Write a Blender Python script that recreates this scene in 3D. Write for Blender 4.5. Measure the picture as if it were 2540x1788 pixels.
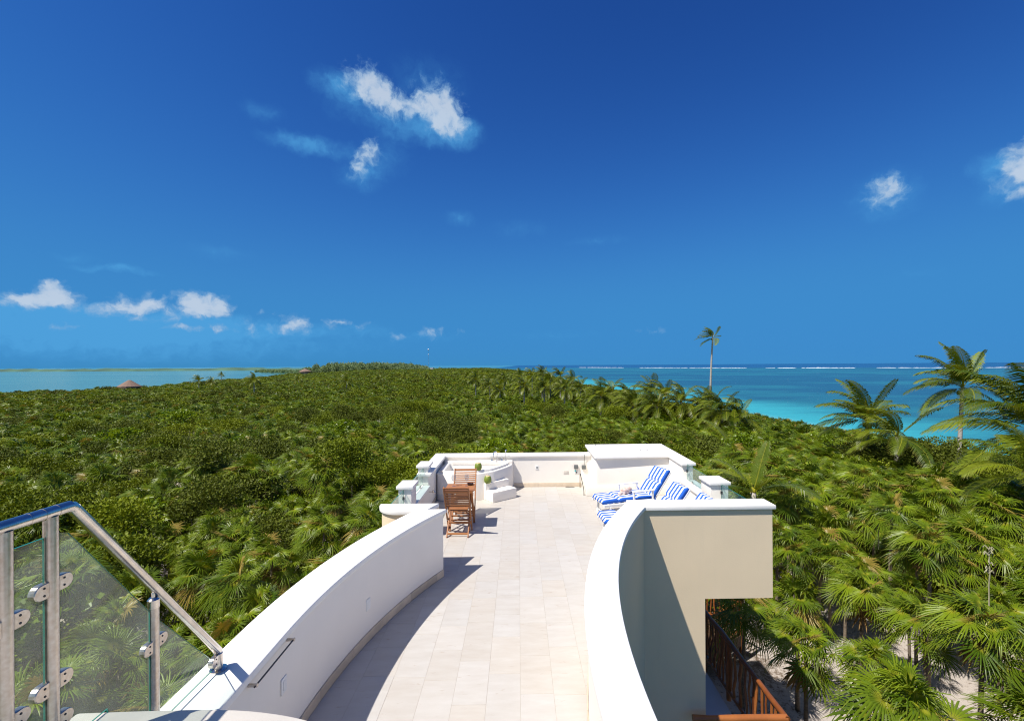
import bpy, bmesh, math, random
import numpy as np
from mathutils import Vector, Matrix, Euler, noise

for o in list(bpy.data.objects): bpy.data.objects.remove(o)
sc = bpy.context.scene
COL = sc.collection
R = math.radians
rnd = random.Random(7)

# ------------------------------------------------------------------ camera
YAW, ROLL, CAMZ = R(-1.0), R(-0.35), 3.0
cam = bpy.data.cameras.new('camera')
cam.sensor_fit = 'HORIZONTAL'; cam.sensor_width = 36.0
cam.lens = 36.0 * 1150 / 2540
cam.shift_x = (1270 - 1306) / 2540; cam.shift_y = 12 / 2540
cam.clip_start = 0.05; cam.clip_end = 120000
camo = bpy.data.objects.new('camera', cam); COL.objects.link(camo)
CM = Matrix.Rotation(YAW, 3, 'Z') @ Matrix.Rotation(R(90), 3, 'X') @ Matrix.Rotation(ROLL, 3, 'Z')
camo.matrix_world = Matrix.Translation((0, 0, CAMZ)) @ CM.to_4x4()
sc.camera = camo

# ------------------------------------------------------------------ sun, exposure
SUN = Vector((-0.53, -0.35, 1.0)).normalized()
sl = bpy.data.lights.new('sun', 'SUN'); sl.energy = 4.7; sl.angle = R(0.53); sl.color = (1.0, 0.94, 0.85)
so = bpy.data.objects.new('sun', sl); COL.objects.link(so); so.location = (-20, -10, 40)
so.rotation_euler = (-SUN).to_track_quat('-Z', 'Y').to_euler()
vs = sc.view_settings
vs.view_transform = 'Standard'; vs.look = 'None'; vs.gamma = 1.0; vs.exposure = 0.4
vs.use_curve_mapping = False
sc.render.engine = 'CYCLES'
sc.cycles.use_denoising = True; sc.cycles.denoising_input_passes = 'RGB_ALBEDO_NORMAL'; sc.cycles.denoising_prefilter = 'NONE'
sc.cycles.max_bounces = 8; sc.cycles.diffuse_bounces = 4; sc.cycles.glossy_bounces = 3
sc.cycles.transmission_bounces = 4; sc.cycles.transparent_max_bounces = 12
sc.cycles.filter_width = 1.1; sc.cycles.caustics_reflective = False; sc.cycles.caustics_refractive = False
sc.cycles.sample_clamp_indirect = 6.0

# ------------------------------------------------------------------ world: sky and clouds
def direction(px, py):
    """direction (azimuth from +Y clockwise, elevation) of a place in the sky"""
    v = CM @ Vector(((px - 1306) / 1150, -(py - 906) / 1150, -1.0)); v.normalize()
    return math.atan2(v.x, v.y), math.asin(v.z)
world = bpy.data.worlds.new('World'); sc.world = world; world.use_nodes = True
wt = world.node_tree
def N(tree, kind, **kw):
    n = tree.nodes.new(kind)
    for k, v in kw.items(): setattr(n, k, v)
    return n
def mathn(tree, op, a, b=None, clamp=False):
    n = N(tree, 'ShaderNodeMath', operation=op, use_clamp=clamp)
    for i, v in enumerate((a, b)):
        if v is None: continue
        if isinstance(v, (int, float)): n.inputs[i].default_value = v
        else: tree.links.new(v, n.inputs[i])
    return n.outputs[0]
sky = N(wt, 'ShaderNodeTexSky', sky_type='NISHITA')
sky.sun_disc = False
sky.sun_elevation = math.asin(SUN.z); sky.sun_rotation = math.atan2(SUN.x, SUN.y)
sky.altitude = 0; sky.air_density = 1.0; sky.dust_density = 0.0; sky.ozone_density = 4.0
sep = N(wt, 'ShaderNodeSeparateColor'); wt.links.new(sky.outputs[0], sep.inputs[0])
cmb = N(wt, 'ShaderNodeCombineColor')
# a polarised tropical sky: the clear air's colour, deepened channel by channel
for i, (a, g) in enumerate(((.050, .146), (.262, .26), (.61, .341))):
    s = mathn(wt, 'MULTIPLY', sep.outputs[i], 0.1)
    q = mathn(wt, 'POWER', mathn(wt, 'DIVIDE', s, g), 2.0)
    e = mathn(wt, 'SUBTRACT', 1.0, mathn(wt, 'EXPONENT', mathn(wt, 'MULTIPLY', q, -1.0)))
    wt.links.new(mathn(wt, 'MULTIPLY', e, a), cmb.inputs[i])
geo = N(wt, 'ShaderNodeTexCoord')
# brighter hazy sky around the sun, blended in out of view to lift shadows
haze_fill_sky = N(wt, 'ShaderNodeTexSky', sky_type='NISHITA'); haze_fill_sky.sun_disc = False
haze_fill_sky.sun_elevation = sky.sun_elevation; haze_fill_sky.sun_rotation = sky.sun_rotation; haze_fill_sky.dust_density = 1.0; haze_fill_sky.ozone_density = 2.0
hs_ = N(wt, 'ShaderNodeVectorMath', operation='SCALE'); wt.links.new(haze_fill_sky.outputs[0], hs_.inputs[0]); hs_.inputs['Scale'].default_value = .1
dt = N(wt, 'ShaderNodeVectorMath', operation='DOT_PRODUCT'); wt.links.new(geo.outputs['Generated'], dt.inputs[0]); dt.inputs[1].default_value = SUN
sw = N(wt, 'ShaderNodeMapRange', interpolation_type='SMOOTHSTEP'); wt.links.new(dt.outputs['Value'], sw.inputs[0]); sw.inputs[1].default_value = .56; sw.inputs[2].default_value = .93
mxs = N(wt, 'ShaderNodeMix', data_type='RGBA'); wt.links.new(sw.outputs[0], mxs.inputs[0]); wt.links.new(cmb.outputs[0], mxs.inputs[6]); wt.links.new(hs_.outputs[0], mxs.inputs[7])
xyz = N(wt, 'ShaderNodeSeparateXYZ'); wt.links.new(geo.outputs['Generated'], xyz.inputs[0])
az = mathn(wt, 'ARCTAN2', xyz.outputs[0], xyz.outputs[1])
el = mathn(wt, 'ARCSINE', xyz.outputs[2])
ae = N(wt, 'ShaderNodeCombineXYZ'); wt.links.new(az, ae.inputs[0]); wt.links.new(el, ae.inputs[1])
wn = N(wt, 'ShaderNodeTexNoise'); wn.inputs['Scale'].default_value = 22; wn.inputs['Detail'].default_value = 5; wn.inputs['Roughness'].default_value = 0.6
wt.links.new(ae.outputs[0], wn.inputs['Vector'])
wv = N(wt, 'ShaderNodeVectorMath', operation='SUBTRACT'); wt.links.new(wn.outputs['Color'], wv.inputs[0]); wv.inputs[1].default_value = (.5, .5, .5)
ws = N(wt, 'ShaderNodeVectorMath', operation='MULTIPLY'); wt.links.new(wv.outputs[0], ws.inputs[0]); ws.inputs[1].default_value = (.045, .036, 0)
wa = N(wt, 'ShaderNodeVectorMath', operation='ADD'); wt.links.new(ae.outputs[0], wa.inputs[0]); wt.links.new(ws.outputs[0], wa.inputs[1])
fb = N(wt, 'ShaderNodeTexNoise'); fb.inputs['Scale'].default_value = 52; fb.inputs['Detail'].default_value = 8; fb.inputs['Roughness'].default_value = 0.58
wt.links.new(wa.outputs[0], fb.inputs['Vector'])
def blobs(lst):
    tot = None
    for (x, y, rx, ry, s) in lst:
        a, e = direction(x * 2540 / 2296, y * 2540 / 2296)
        k = 2540 / 2296 / 1150 * math.cos(a) * (1.42 if y < 560 else 1.5)
        mp = N(wt, 'ShaderNodeMapping', vector_type='TEXTURE')
        mp.inputs['Location'].default_value = (a, e, 0); mp.inputs['Scale'].default_value = (rx * k, ry * k, 1)
        wt.links.new(wa.outputs[0], mp.inputs['Vector'])
        gr = N(wt, 'ShaderNodeTexGradient', gradient_type='SPHERICAL'); wt.links.new(mp.outputs[0], gr.inputs[0])
        m = mathn(wt, 'MULTIPLY', gr.outputs['Fac'], s)
        tot = m if tot is None else mathn(wt, 'ADD', tot, m)
    return tot
CUM = [(812,182,48,34,1.1),(850,215,42,30,1.0),(885,236,34,22,.95),(930,238,38,24,.95),(972,222,42,36,1.15),(1008,258,42,40,1.1),(980,285,38,18,.9),(1030,285,24,22,.7),
       (838,338,26,20,1.05),(815,352,22,18,.8),(800,380,22,24,1.1),(1985,432,42,34,1.15),(2300,350,36,44,1.3),(2290,400,46,34,1.3),(2300,440,26,14,.9),
       (40,678,36,18,1.1),(85,672,34,20,1.1),(130,652,30,32,1.0),(112,638,22,14,.7),(150,672,26,24,.9),
       (225,690,28,18,1.0),(262,676,24,18,.8),(300,688,26,18,.9),(335,682,38,24,1.25),(430,678,28,26,1.15),(478,680,34,24,1.1),(455,702,44,18,1.0),(505,690,20,16,.8),
       (383,715,14,16,.8),(560,732,20,18,.9),(582,700,9,8,.8),(655,736,42,14,.9),(668,720,22,14,.8),(627,712,14,10,.8),(760,722,26,9,.85),(812,733,14,10,.75),
       (745,735,18,7,.6),(888,752,18,9,.8),(968,744,22,16,.85),(1040,748,14,9,.6),(1460,742,40,9,.42),(418,740,34,7,.75),(490,740,28,10,.7),(140,735,26,10,.7),(305,715,40,9,.7)]
WSP = [(760,188,60,26,.8),(800,235,80,40,.55),(940,280,90,34,.9),(1010,300,70,30,.7),(960,190,90,50,.45),(1050,300,40,30,.5),(690,326,84,20,1.0),(590,250,44,20,.5),(860,350,60,40,.5),(810,395,50,34,.7),
       (1985,440,70,52,.7),(2245,372,50,30,.9),(2270,420,60,36,.7),(1030,492,36,18,.6),(1165,515,80,22,.35),(1340,540,90,11,.35),(2050,615,60,18,.25),
       (258,605,70,8,.75),(490,568,70,18,.4),(168,573,36,14,.4),(90,705,160,34,1.0),(300,722,180,34,1.0),(480,728,120,26,.8),(130,745,190,26,.8),(200,775,330,40,.7),(620,770,330,36,.45),(330,752,150,14,.5),(650,742,70,16,.6),(790,738,80,18,.4),(1240,752,120,14,.3),(960,752,110,12,.3)]
cs = blobs(CUM); wsp = blobs(WSP)
def mapr(tree, v, a, b, c=0, d=1, kind='SMOOTHSTEP'):
    n = N(tree, 'ShaderNodeMapRange', interpolation_type=kind)
    tree.links.new(v, n.inputs[0])
    for i, q in enumerate((a, b, c, d)): n.inputs[i + 1].default_value = q
    return n.outputs[0]
fbm = mathn(wt, 'SUBTRACT', fb.outputs['Fac'], .5)
cden = mapr(wt, mathn(wt, 'ADD', cs, mathn(wt, 'MULTIPLY', fbm, 2.2)), .20, 1.15)
gate = mapr(wt, cs, .02, .2); cden = mathn(wt, 'MULTIPLY', cden, gate)
wden = mapr(wt, mathn(wt, 'ADD', wsp, mathn(wt, 'MULTIPLY', mathn(wt, 'MULTIPLY', fbm, wsp), 1.6)), .05, 1.1, 0, .55)
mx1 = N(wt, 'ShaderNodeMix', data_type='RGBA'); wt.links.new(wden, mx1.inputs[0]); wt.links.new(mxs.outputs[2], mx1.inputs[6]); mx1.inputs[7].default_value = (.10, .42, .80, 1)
lit = mapr(wt, mathn(wt, 'ADD', cs, mathn(wt, 'MULTIPLY', fbm, 2.2)), .5, 1.5)
mxl = N(wt, 'ShaderNodeMix', data_type='RGBA'); wt.links.new(lit, mxl.inputs[0]); mxl.inputs[6].default_value = (.22, .42, .68, 1); mxl.inputs[7].default_value = (.55, .65, .78, 1)
mx2 = N(wt, 'ShaderNodeMix', data_type='RGBA'); wt.links.new(mathn(wt, 'MULTIPLY', cden, .88), mx2.inputs[0]); wt.links.new(mx1.outputs[2], mx2.inputs[6]); wt.links.new(mxl.outputs[2], mx2.inputs[7])
bg = wt.nodes['Background']; bg.inputs[1].default_value = 0.1
fin = N(wt, 'ShaderNodeVectorMath', operation='SCALE'); wt.links.new(mx2.outputs[2], fin.inputs[0]); fin.inputs['Scale'].default_value = 10.0 / 2 ** .4
wt.links.new(fin.outputs[0], bg.inputs[0])

# ------------------------------------------------------------------ materials
MATS = {}
def material(name, col, rough=.6, var=.12, vscale=3.0, bump=0.0, bscale=60.0, metal=0.0, spec=.5, col2=None, objvar=0.0, stretch=None, detail=4, streak=0.0):
    if name in MATS: return MATS[name]
    m = bpy.data.materials.new(name); m.use_nodes = True; t = m.node_tree
    b = t.nodes['Principled BSDF']
    b.inputs['Roughness'].default_value = rough; b.inputs['Metallic'].default_value = metal
    b.inputs['Specular IOR Level'].default_value = spec
    tc = N(t, 'ShaderNodeTexCoord')
    src = tc.outputs['Object']
    if stretch:
        mp = N(t, 'ShaderNodeMapping'); mp.inputs['Scale'].default_value = stretch; t.links.new(src, mp.inputs[0]); src = mp.outputs[0]
    nz = N(t, 'ShaderNodeTexNoise'); nz.inputs['Scale'].default_value = vscale; nz.inputs['Detail'].default_value = detail
    t.links.new(src, nz.inputs['Vector'])
    fac = nz.outputs['Fac']
    if objvar:
        oi = N(t, 'ShaderNodeObjectInfo')
        fac = mathn(t, 'ADD', mathn(t, 'MULTIPLY', fac, 1 - objvar), mathn(t, 'MULTIPLY', oi.outputs['Random'], objvar))
    c2 = col2 or tuple(max(0, c * (1 - var)) for c in col)
    c1 = col if col2 else tuple(min(1, c * (1 + var)) for c in col)
    r = N(t, 'ShaderNodeValToRGB'); r.color_ramp.elements[0].position = .3; r.color_ramp.elements[1].position = .7
    r.color_ramp.elements[0].color = (*c2, 1); r.color_ramp.elements[1].color = (*c1, 1)
    t.links.new(fac, r.inputs[0]); t.links.new(r.outputs[0], b.inputs['Base Color'])
    if streak:
        ms_ = N(t, 'ShaderNodeMapping'); ms_.inputs['Scale'].default_value = (7, 7, .55); t.links.new(tc.outputs['Object'], ms_.inputs[0])
        ns = N(t, 'ShaderNodeTexNoise'); ns.inputs['Scale'].default_value = 1; ns.inputs['Detail'].default_value = 6; ns.inputs['Roughness'].default_value = .65; t.links.new(ms_.outputs[0], ns.inputs['Vector'])
        np_ = N(t, 'ShaderNodeTexNoise'); np_.inputs['Scale'].default_value = .9; np_.inputs['Detail'].default_value = 5; t.links.new(tc.outputs['Object'], np_.inputs['Vector'])
        fs = mathn(t, 'MULTIPLY', mapr(t, ns.outputs['Fac'], .52, .75), mapr(t, np_.outputs['Fac'], .40, .65))
        mxk = N(t, 'ShaderNodeMix', data_type='RGBA'); t.links.new(mathn(t, 'MULTIPLY', fs, streak), mxk.inputs[0]); t.links.new(r.outputs[0], mxk.inputs[6]); mxk.inputs[7].default_value = (.40, .36, .30, 1)
        t.links.new(mxk.outputs[2], b.inputs['Base Color'])
    if bump:
        n2 = N(t, 'ShaderNodeTexNoise'); n2.inputs['Scale'].default_value = bscale; n2.inputs['Detail'].default_value = 4
        t.links.new(src, n2.inputs['Vector'])
        bp = N(t, 'ShaderNodeBump'); bp.inputs['Strength'].default_value = bump; bp.inputs['Distance'].default_value = .01
        t.links.new(n2.outputs['Fac'], bp.inputs['Height']); t.links.new(bp.outputs[0], b.inputs['Normal'])
    MATS[name] = m
    return m
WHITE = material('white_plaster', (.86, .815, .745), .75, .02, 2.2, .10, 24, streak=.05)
COPING = material('white_coping', (.86, .84, .80), .6, .03, 3, .12, 30, streak=.08)
BEIGE = material('beige_plaster', (.82, .67, .47), .8, .03, 1.6, .12, 50, streak=.08)
SKIRT = material('travertine_skirting', (.60, .50, .38), .55, .16, 7, .1, 60, objvar=.4)
STONE = material('pale_stone', (.60, .56, .50), .5, .06, 5, .1, 90)
GROUT = material('grout', (.44, .40, .35), .85, .1, 8)
STEEL = material('brushed_steel', (.62, .58, .54), .22, .12, 14, .03, 80, metal=1.0)
RUSTY = material('pitted_steel', (.62, .58, .54), .30, .3, 45, .04, 90, metal=.9, col2=(.50, .43, .37), detail=8)
CHROME = material('chrome', (.75, .75, .76), .1, .04, 10, metal=1.0)
DARKM = material('dark_metal', (.06, .06, .065), .4, .2, 20, metal=.6)
TEAK = material('oiled_teak', (.40, .165, .055), .45, .3, 5, .12, 60, col2=(.26, .095, .03), objvar=.45, stretch=(9, 1.2, 9))
STICK = material('varnished_sticks', (.34, .115, .028), .36, .4, 3, .3, 22, col2=(.14, .04, .012), objvar=.4)
PLASTIC = material('white_resin', (.82, .82, .80), .35, .02, 4)
COCO = material('coconut_husk', (.22, .27, .03), .45, .2, 9, .08, 30, col2=(.14, .20, .022))
COCOTOP = material('coconut_flesh', (.62, .47, .26), .7, .2, 30, .2, 60)
STRAW = material('straw', (.8, .78, .76), .4, .02)
GREYBOX = material('grey_box', (.12, .13, .13), .5, .1)
TOWEL = material('towel', (.80, .76, .70), .9, .1, 18, .4, 200, col2=(.62, .30, .20))
THATCH = material('thatch', (.26, .18, .13), .9, .3, 3, .5, 14, col2=(.16, .10, .08), stretch=(6, 6, 1.5))
TUBM = material('tub_cream', (.80, .77, .71), .35, .02, 3)
BARK = material('palm_bark', (.24, .19, .14), .85, .3, 6, .5, 20, col2=(.12, .095, .07), stretch=(1, 1, 5))
BARKW = material('coconut_bark', (.46, .42, .38), .85, .3, 3, .5, 8, col2=(.30, .27, .24), stretch=(1, 1, 6))
FOAM = material('surf_foam', (.85, .88, .9), .8, .05)
DECKW = material('dark_deck_wood', (.10, .055, .03), .6, .3, 6, .2, 30, stretch=(1, 8, 8))
SLAB = material('shaded_slab', (.50, .50, .52), .7, .06, 3)
BLOOM = material('dry_bloom', (.34, .32, .20), .9, .2, 10)

def glass_material(name, tint=(.80, .93, .88), dust=.10, dustcol=(.75, .80, .74)):
    m = bpy.data.materials.new(name); m.use_nodes = True; t = m.node_tree
    t.nodes.remove(t.nodes['Principled BSDF']); out = t.nodes['Material Output']
    tr = N(t, 'ShaderNodeBsdfTransparent'); tr.inputs[0].default_value = (*tint, 1)
    gl = N(t, 'ShaderNodeBsdfGlossy'); gl.inputs['Roughness'].default_value = .02
    df = N(t, 'ShaderNodeBsdfTranslucent'); df.inputs[0].default_value = (*dustcol, 1)
    lw = N(t, 'ShaderNodeLayerWeight'); lw.inputs[0].default_value = .5; fr = mathn(t, 'ADD', mathn(t, 'MULTIPLY', mathn(t, 'POWER', lw.outputs['Facing'], 5.0), .9), .035)
    nz = N(t, 'ShaderNodeTexNoise'); nz.inputs['Scale'].default_value = 3; nz.inputs['Detail'].default_value = 6
    tc = N(t, 'ShaderNodeTexCoord'); t.links.new(tc.outputs['Object'], nz.inputs['Vector'])
    dn = mapr(t, nz.outputs['Fac'], .3, .75, dust * .55, dust * 1.3)
    m1 = N(t, 'ShaderNodeMixShader'); t.links.new(dn, m1.inputs[0]); t.links.new(tr.outputs[0], m1.inputs[1]); t.links.new(df.outputs[0], m1.inputs[2])
    m2 = N(t, 'ShaderNodeMixShader'); t.links.new(fr, m2.inputs[0]); t.links.new(m1.outputs[0], m2.inputs[1]); t.links.new(gl.outputs[0], m2.inputs[2])
    t.links.new(m2.outputs[0], out.inputs[0]); MATS[name] = m
    return m
GLASS = glass_material('railing_glass', (.93, .975, .95), dust=.05)
GLASS2 = glass_material('terrace_glass', (.86, .95, .93), .10, (.8, .85, .84))
CLEAR = glass_material('wine_glass', (.95, .96, .97), .10, (.9, .9, .9))
GEDGE = material('glass_edge', (.01, .20, .15), .15, .2, 3)

def stripe_material():
    m = bpy.data.materials.new('striped_canvas'); m.use_nodes = True; t = m.node_tree; b = t.nodes['Principled BSDF']
    b.inputs['Roughness'].default_value = .85
    at = N(t, 'ShaderNodeAttribute', attribute_name='stripe')      # position across the cloth, in stripes
    fr = mathn(t, 'FRACT', at.outputs['Fac'])
    s = mapr(t, mathn(t, 'ABSOLUTE', mathn(t, 'SUBTRACT', fr, .5)), .235, .265)
    mx = N(t, 'ShaderNodeMix', data_type='RGBA'); t.links.new(s, mx.inputs[0]); mx.inputs[6].default_value = (.80, .80, .80, 1); mx.inputs[7].default_value = (.012, .115, .55, 1)
    t.links.new(mx.outputs[2], b.inputs['Base Color'])
    nz = N(t, 'ShaderNodeTexNoise'); nz.inputs['Scale'].default_value = 26; nz.inputs['Detail'].default_value = 3
    bp = N(t, 'ShaderNodeBump'); bp.inputs['Strength'].default_value = .25; bp.inputs['Distance'].default_value = .01; t.links.new(nz.outputs['Fac'], bp.inputs['Height']); t.links.new(bp.outputs[0], b.inputs['Normal'])
    MATS['striped'] = m; return m
STRIPE = stripe_material()
BLUE = material('blue_canvas', (.012, .115, .55), .85, .06, 10)

def tile_material():
    m = bpy.data.materials.new('travertine_tile'); m.use_nodes = True; t = m.node_tree; b = t.nodes['Principled BSDF']
    b.inputs['Roughness'].default_value = .5; b.inputs['Specular IOR Level'].default_value = .35
    tc = N(t, 'ShaderNodeTexCoord'); oi = N(t, 'ShaderNodeObjectInfo')
    off = N(t, 'ShaderNodeVectorMath', operation='MULTIPLY_ADD'); t.links.new(tc.outputs['Object'], off.inputs[0]); off.inputs[1].default_value = (2.2, 7.5, 1)
    t.links.new(oi.outputs['Random'], off.inputs[2])
    sc3 = N(t, 'ShaderNodeVectorMath', operation='SCALE'); t.links.new(oi.outputs['Random'], sc3.inputs[0]); sc3.inputs['Scale'].default_value = 40
    t.links.new(sc3.outputs[0], off.inputs[2])
    nz = N(t, 'ShaderNodeTexNoise'); nz.inputs['Scale'].default_value = 1.4; nz.inputs['Detail'].default_value = 6; nz.inputs['Roughness'].default_value = .6; t.links.new(off.outputs[0], nz.inputs['Vector'])
    r = N(t, 'ShaderNodeValToRGB'); e = r.color_ramp.elements; e[0].position = .28; e[0].color = (.468, .428, .380, 1); e[1].position = .7; e[1].color = (.518, .492, .455, 1)
    t.links.new(nz.outputs['Fac'], r.inputs[0])
    hs = N(t, 'ShaderNodeHueSaturation'); t.links.new(r.outputs[0], hs.inputs['Color'])
    wn2 = N(t, 'ShaderNodeTexWhiteNoise', noise_dimensions='1D'); t.links.new(oi.outputs['Random'], wn2.inputs['W'])
    t.links.new(mapr(t, wn2.outputs['Value'], 0, 1, .965, 1.025, 'LINEAR'), hs.inputs['Value'])
    t.links.new(mapr(t, oi.outputs['Random'], 0, 1, .6, 1.05, 'LINEAR'), hs.inputs['Saturation'])
    # pits and veins of travertine
    vo = N(t, 'ShaderNodeTexNoise'); vo.inputs['Scale'].default_value = 34; vo.inputs['Detail'].default_value = 2; t.links.new(tc.outputs['Object'], vo.inputs['Vector'])
    pit = mapr(t, vo.outputs['Fac'], .72, .78)
    vn = N(t, 'ShaderNodeTexNoise'); vn.inputs['Scale'].default_value = 3.2; vn.inputs['Detail'].default_value = 7; vn.inputs['Distortion'].default_value = .6; t.links.new(off.outputs[0], vn.inputs['Vector'])
    vein = mapr(t, vn.outputs['Fac'], .64, .74, 0, .6)
    mx = N(t, 'ShaderNodeMix', data_type='RGBA'); t.links.new(mathn(t, 'MAXIMUM', pit, vein), mx.inputs[0]); t.links.new(hs.outputs[0], mx.inputs[6]); mx.inputs[7].default_value = (.39, .32, .26, 1)
    t.links.new(mx.outputs[2], b.inputs['Base Color'])
    MATS['tile'] = m; return m
TILE = tile_material()

def leaf_material(name, dark, light, base, tip, trans=.30, rough=.42, spec=.35, objvar=.55, dead=0.0):
    """leaf colour: position along the leaf ('lc' 0 base .. 1 tip) and a spread from plant to plant"""
    m = bpy.data.materials.new(name); m.use_nodes = True; t = m.node_tree; b = t.nodes['Principled BSDF']; out = t.nodes['Material Output']
    at = N(t, 'ShaderNodeAttribute', attribute_name='lc'); oi = N(t, 'ShaderNodeObjectInfo')
    av = N(t, 'ShaderNodeAttribute', attribute_name='lv')
    rr = mathn(t, 'ADD', mathn(t, 'MULTIPLY', oi.outputs['Random'], objvar), mathn(t, 'MULTIPLY', av.outputs['Fac'], 1 - objvar))
    mx = N(t, 'ShaderNodeMix', data_type='RGBA'); t.links.new(rr, mx.inputs[0]); mx.inputs[6].default_value = (*dark, 1); mx.inputs[7].default_value = (*light, 1)
    m2 = N(t, 'ShaderNodeMix', data_type='RGBA'); t.links.new(mapr(t, at.outputs['Fac'], .0, .3, 1, 0), m2.inputs[0]); t.links.new(mx.outputs[2], m2.inputs[6]); m2.inputs[7].default_value = (*base, 1)
    m3 = N(t, 'ShaderNodeMix', data_type='RGBA'); t.links.new(mapr(t, at.outputs['Fac'], .72, 1.0, 0, .7), m3.inputs[0]); t.links.new(m2.outputs[2], m3.inputs[6]); m3.inputs[7].default_value = (*tip, 1)
    m4 = N(t, 'ShaderNodeMix', data_type='RGBA'); t.links.new(mapr(t, av.outputs['Fac'], .90, .97, 0, .85 if dead else 0), m4.inputs[0]); t.links.new(m3.outputs[2], m4.inputs[6]); m4.inputs[7].default_value = (.30, .20, .05, 1)
    t.links.new(m4.outputs[2], b.inputs['Base Color'])
    b.inputs['Roughness'].default_value = rough; b.inputs['Specular IOR Level'].default_value = spec
    tl = N(t, 'ShaderNodeBsdfTranslucent'); 
    br = N(t, 'ShaderNodeMix', data_type='RGBA', blend_type='MULTIPLY'); br.inputs[0].default_value = 1; t.links.new(m4.outputs[2], br.inputs[6]); br.inputs[7].default_value = (1.5, 1.35, .5, 1)
    t.links.new(br.outputs[2], tl.inputs[0])
    ms = N(t, 'ShaderNodeMixShader'); ms.inputs[0].default_value = trans
    t.links.new(b.outputs[0], ms.inputs[1]); t.links.new(tl.outputs[0], ms.inputs[2]); t.links.new(ms.outputs[0], out.inputs[0])
    MATS[name] = m; return m
FAN = leaf_material('fan_leaf', (.044, .090, .004), (.200, .270, .010), (.33, .33, .025), (.24, .25, .025), trans=.20, dead=1, rough=.38, spec=.26, objvar=.35)
DEADF = leaf_material('dead_fan', (.20, .115, .04), (.32, .20, .07), (.3, .2, .06), (.3, .19, .08), trans=.15, rough=.8)
COCOL = leaf_material('coconut_leaf', (.040, .078, .005), (.21, .25, .012), (.36, .33, .03), (.27, .23, .04), trans=.24, objvar=.3, rough=.4)
BUSH = leaf_material('bush_leaf', (.082, .112, .006), (.22, .265, .012), (.14, .18, .012), (.18, .235, .015), trans=.16, rough=.55, spec=.15, objvar=.6)
BUSHL = leaf_material('broad_leaf', (.10, .165, .006), (.23, .31, .012), (.2, .23, .02), (.2, .25, .02), trans=.3, rough=.38)
BUSHD = leaf_material('dark_bush_leaf', (.055, .074, .008), (.135, .160, .016), (.09, .10, .014), (.12, .135, .018), trans=.12, rough=.55, spec=.15, objvar=.5)
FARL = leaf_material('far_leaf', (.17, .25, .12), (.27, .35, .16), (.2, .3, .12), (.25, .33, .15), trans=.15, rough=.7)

# ------------------------------------------------------------------ mesh helpers
def link(name, me, mat, parent=None, smooth=False):
    o = bpy.data.objects.new(name, me); COL.objects.link(o)
    if mat is not None and not me.materials:
        for q in (mat if isinstance(mat, (list, tuple)) else [mat]): me.materials.append(q)
    if smooth: me.shade_smooth()
    if parent: o.parent = parent
    return o
def pyd(name, v, f):
    me = bpy.data.meshes.new(name); me.from_pydata(v, [], f); me.update(); return me
def tag(o, label=None, cat=None, group=None, kind=None):
    if label: o['label'] = label
    if cat: o['category'] = cat
    if group: o['group'] = group
    if kind: o['kind'] = kind
    return o
def thing(name, label, cat, loc=(0, 0, 0), rz=0.0, group=None):
    o = bpy.data.objects.new(name, None); COL.objects.link(o); o.location = loc; o.rotation_euler = (0, 0, rz)
    o.empty_display_size = .2
    return tag(o, label, cat, group)
def bevel(bm, w, seg=2, ang=35):
    es = [e for e in bm.edges if len(e.link_faces) == 2 and e.calc_face_angle(0) > R(ang)]
    if w > 0: bmesh.ops.bevel(bm, geom=es, offset=w, segments=seg, affect='EDGES', profile=.6)
def from_bm(name, bm, mat, parent=None, smooth=False):
    bmesh.ops.recalc_face_normals(bm, faces=bm.faces)
    me = bpy.data.meshes.new(name); bm.to_mesh(me); bm.free()
    o = link(name, me, mat, parent)
    if smooth:
        me.shade_smooth()
        me.set_sharp_from_angle(angle=R(40))
    return o
def box(name, x0, x1, y0, y1, z0, z1, mat, parent=None, bv=0.0, seg=2):
    bm = bmesh.new(); bmesh.ops.create_cube(bm, size=1)
    for v in bm.verts: v.co = Vector(((x0 + x1) / 2 + v.co.x * (x1 - x0), (y0 + y1) / 2 + v.co.y * (y1 - y0), (z0 + z1) / 2 + v.co.z * (z1 - z0)))
    if bv: bevel(bm, bv, seg)
    return from_bm(name, bm, mat, parent, smooth=bv > 0)
def prism(name, pts, z0, z1, mat, parent=None, bv=0.0, seg=2):
    bm = bmesh.new(); n = len(pts)
    a = [bm.verts.new((x, y, z0)) for x, y in pts]; b = [bm.verts.new((x, y, z1)) for x, y in pts]
    bm.faces.new(a[::-1]); bm.faces.new(b)
    for i in range(n): bm.faces.new((a[i], a[(i + 1) % n], b[(i + 1) % n], b[i]))
    bmesh.ops.recalc_face_normals(bm, faces=bm.faces)
    if bv: bevel(bm, bv, seg)
    return from_bm(name, bm, mat, parent, smooth=True)
def strip(name, ins, outs, z0, z1, mat, parent=None, bv=0.0, z1b=None):
    """solid between two plan curves of equal length"""
    bm = bmesh.new(); n = len(ins); V = []
    for (a, b) in zip(ins, outs):
        V.append([bm.verts.new((a[0], a[1], z0)), bm.verts.new((b[0], b[1], z0)), bm.verts.new((b[0], b[1], z1)), bm.verts.new((a[0], a[1], z1))])
    for i in range(n - 1):
        for k in range(4): bm.faces.new((V[i][k], V[i][(k + 1) % 4], V[i + 1][(k + 1) % 4], V[i + 1][k]))
    bm.faces.new(V[0]); bm.faces.new(V[-1][::-1])
    bmesh.ops.recalc_face_normals(bm, faces=bm.faces)
    if bv: bevel(bm, bv, 3)
    return from_bm(name, bm, mat, parent, smooth=True)
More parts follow.
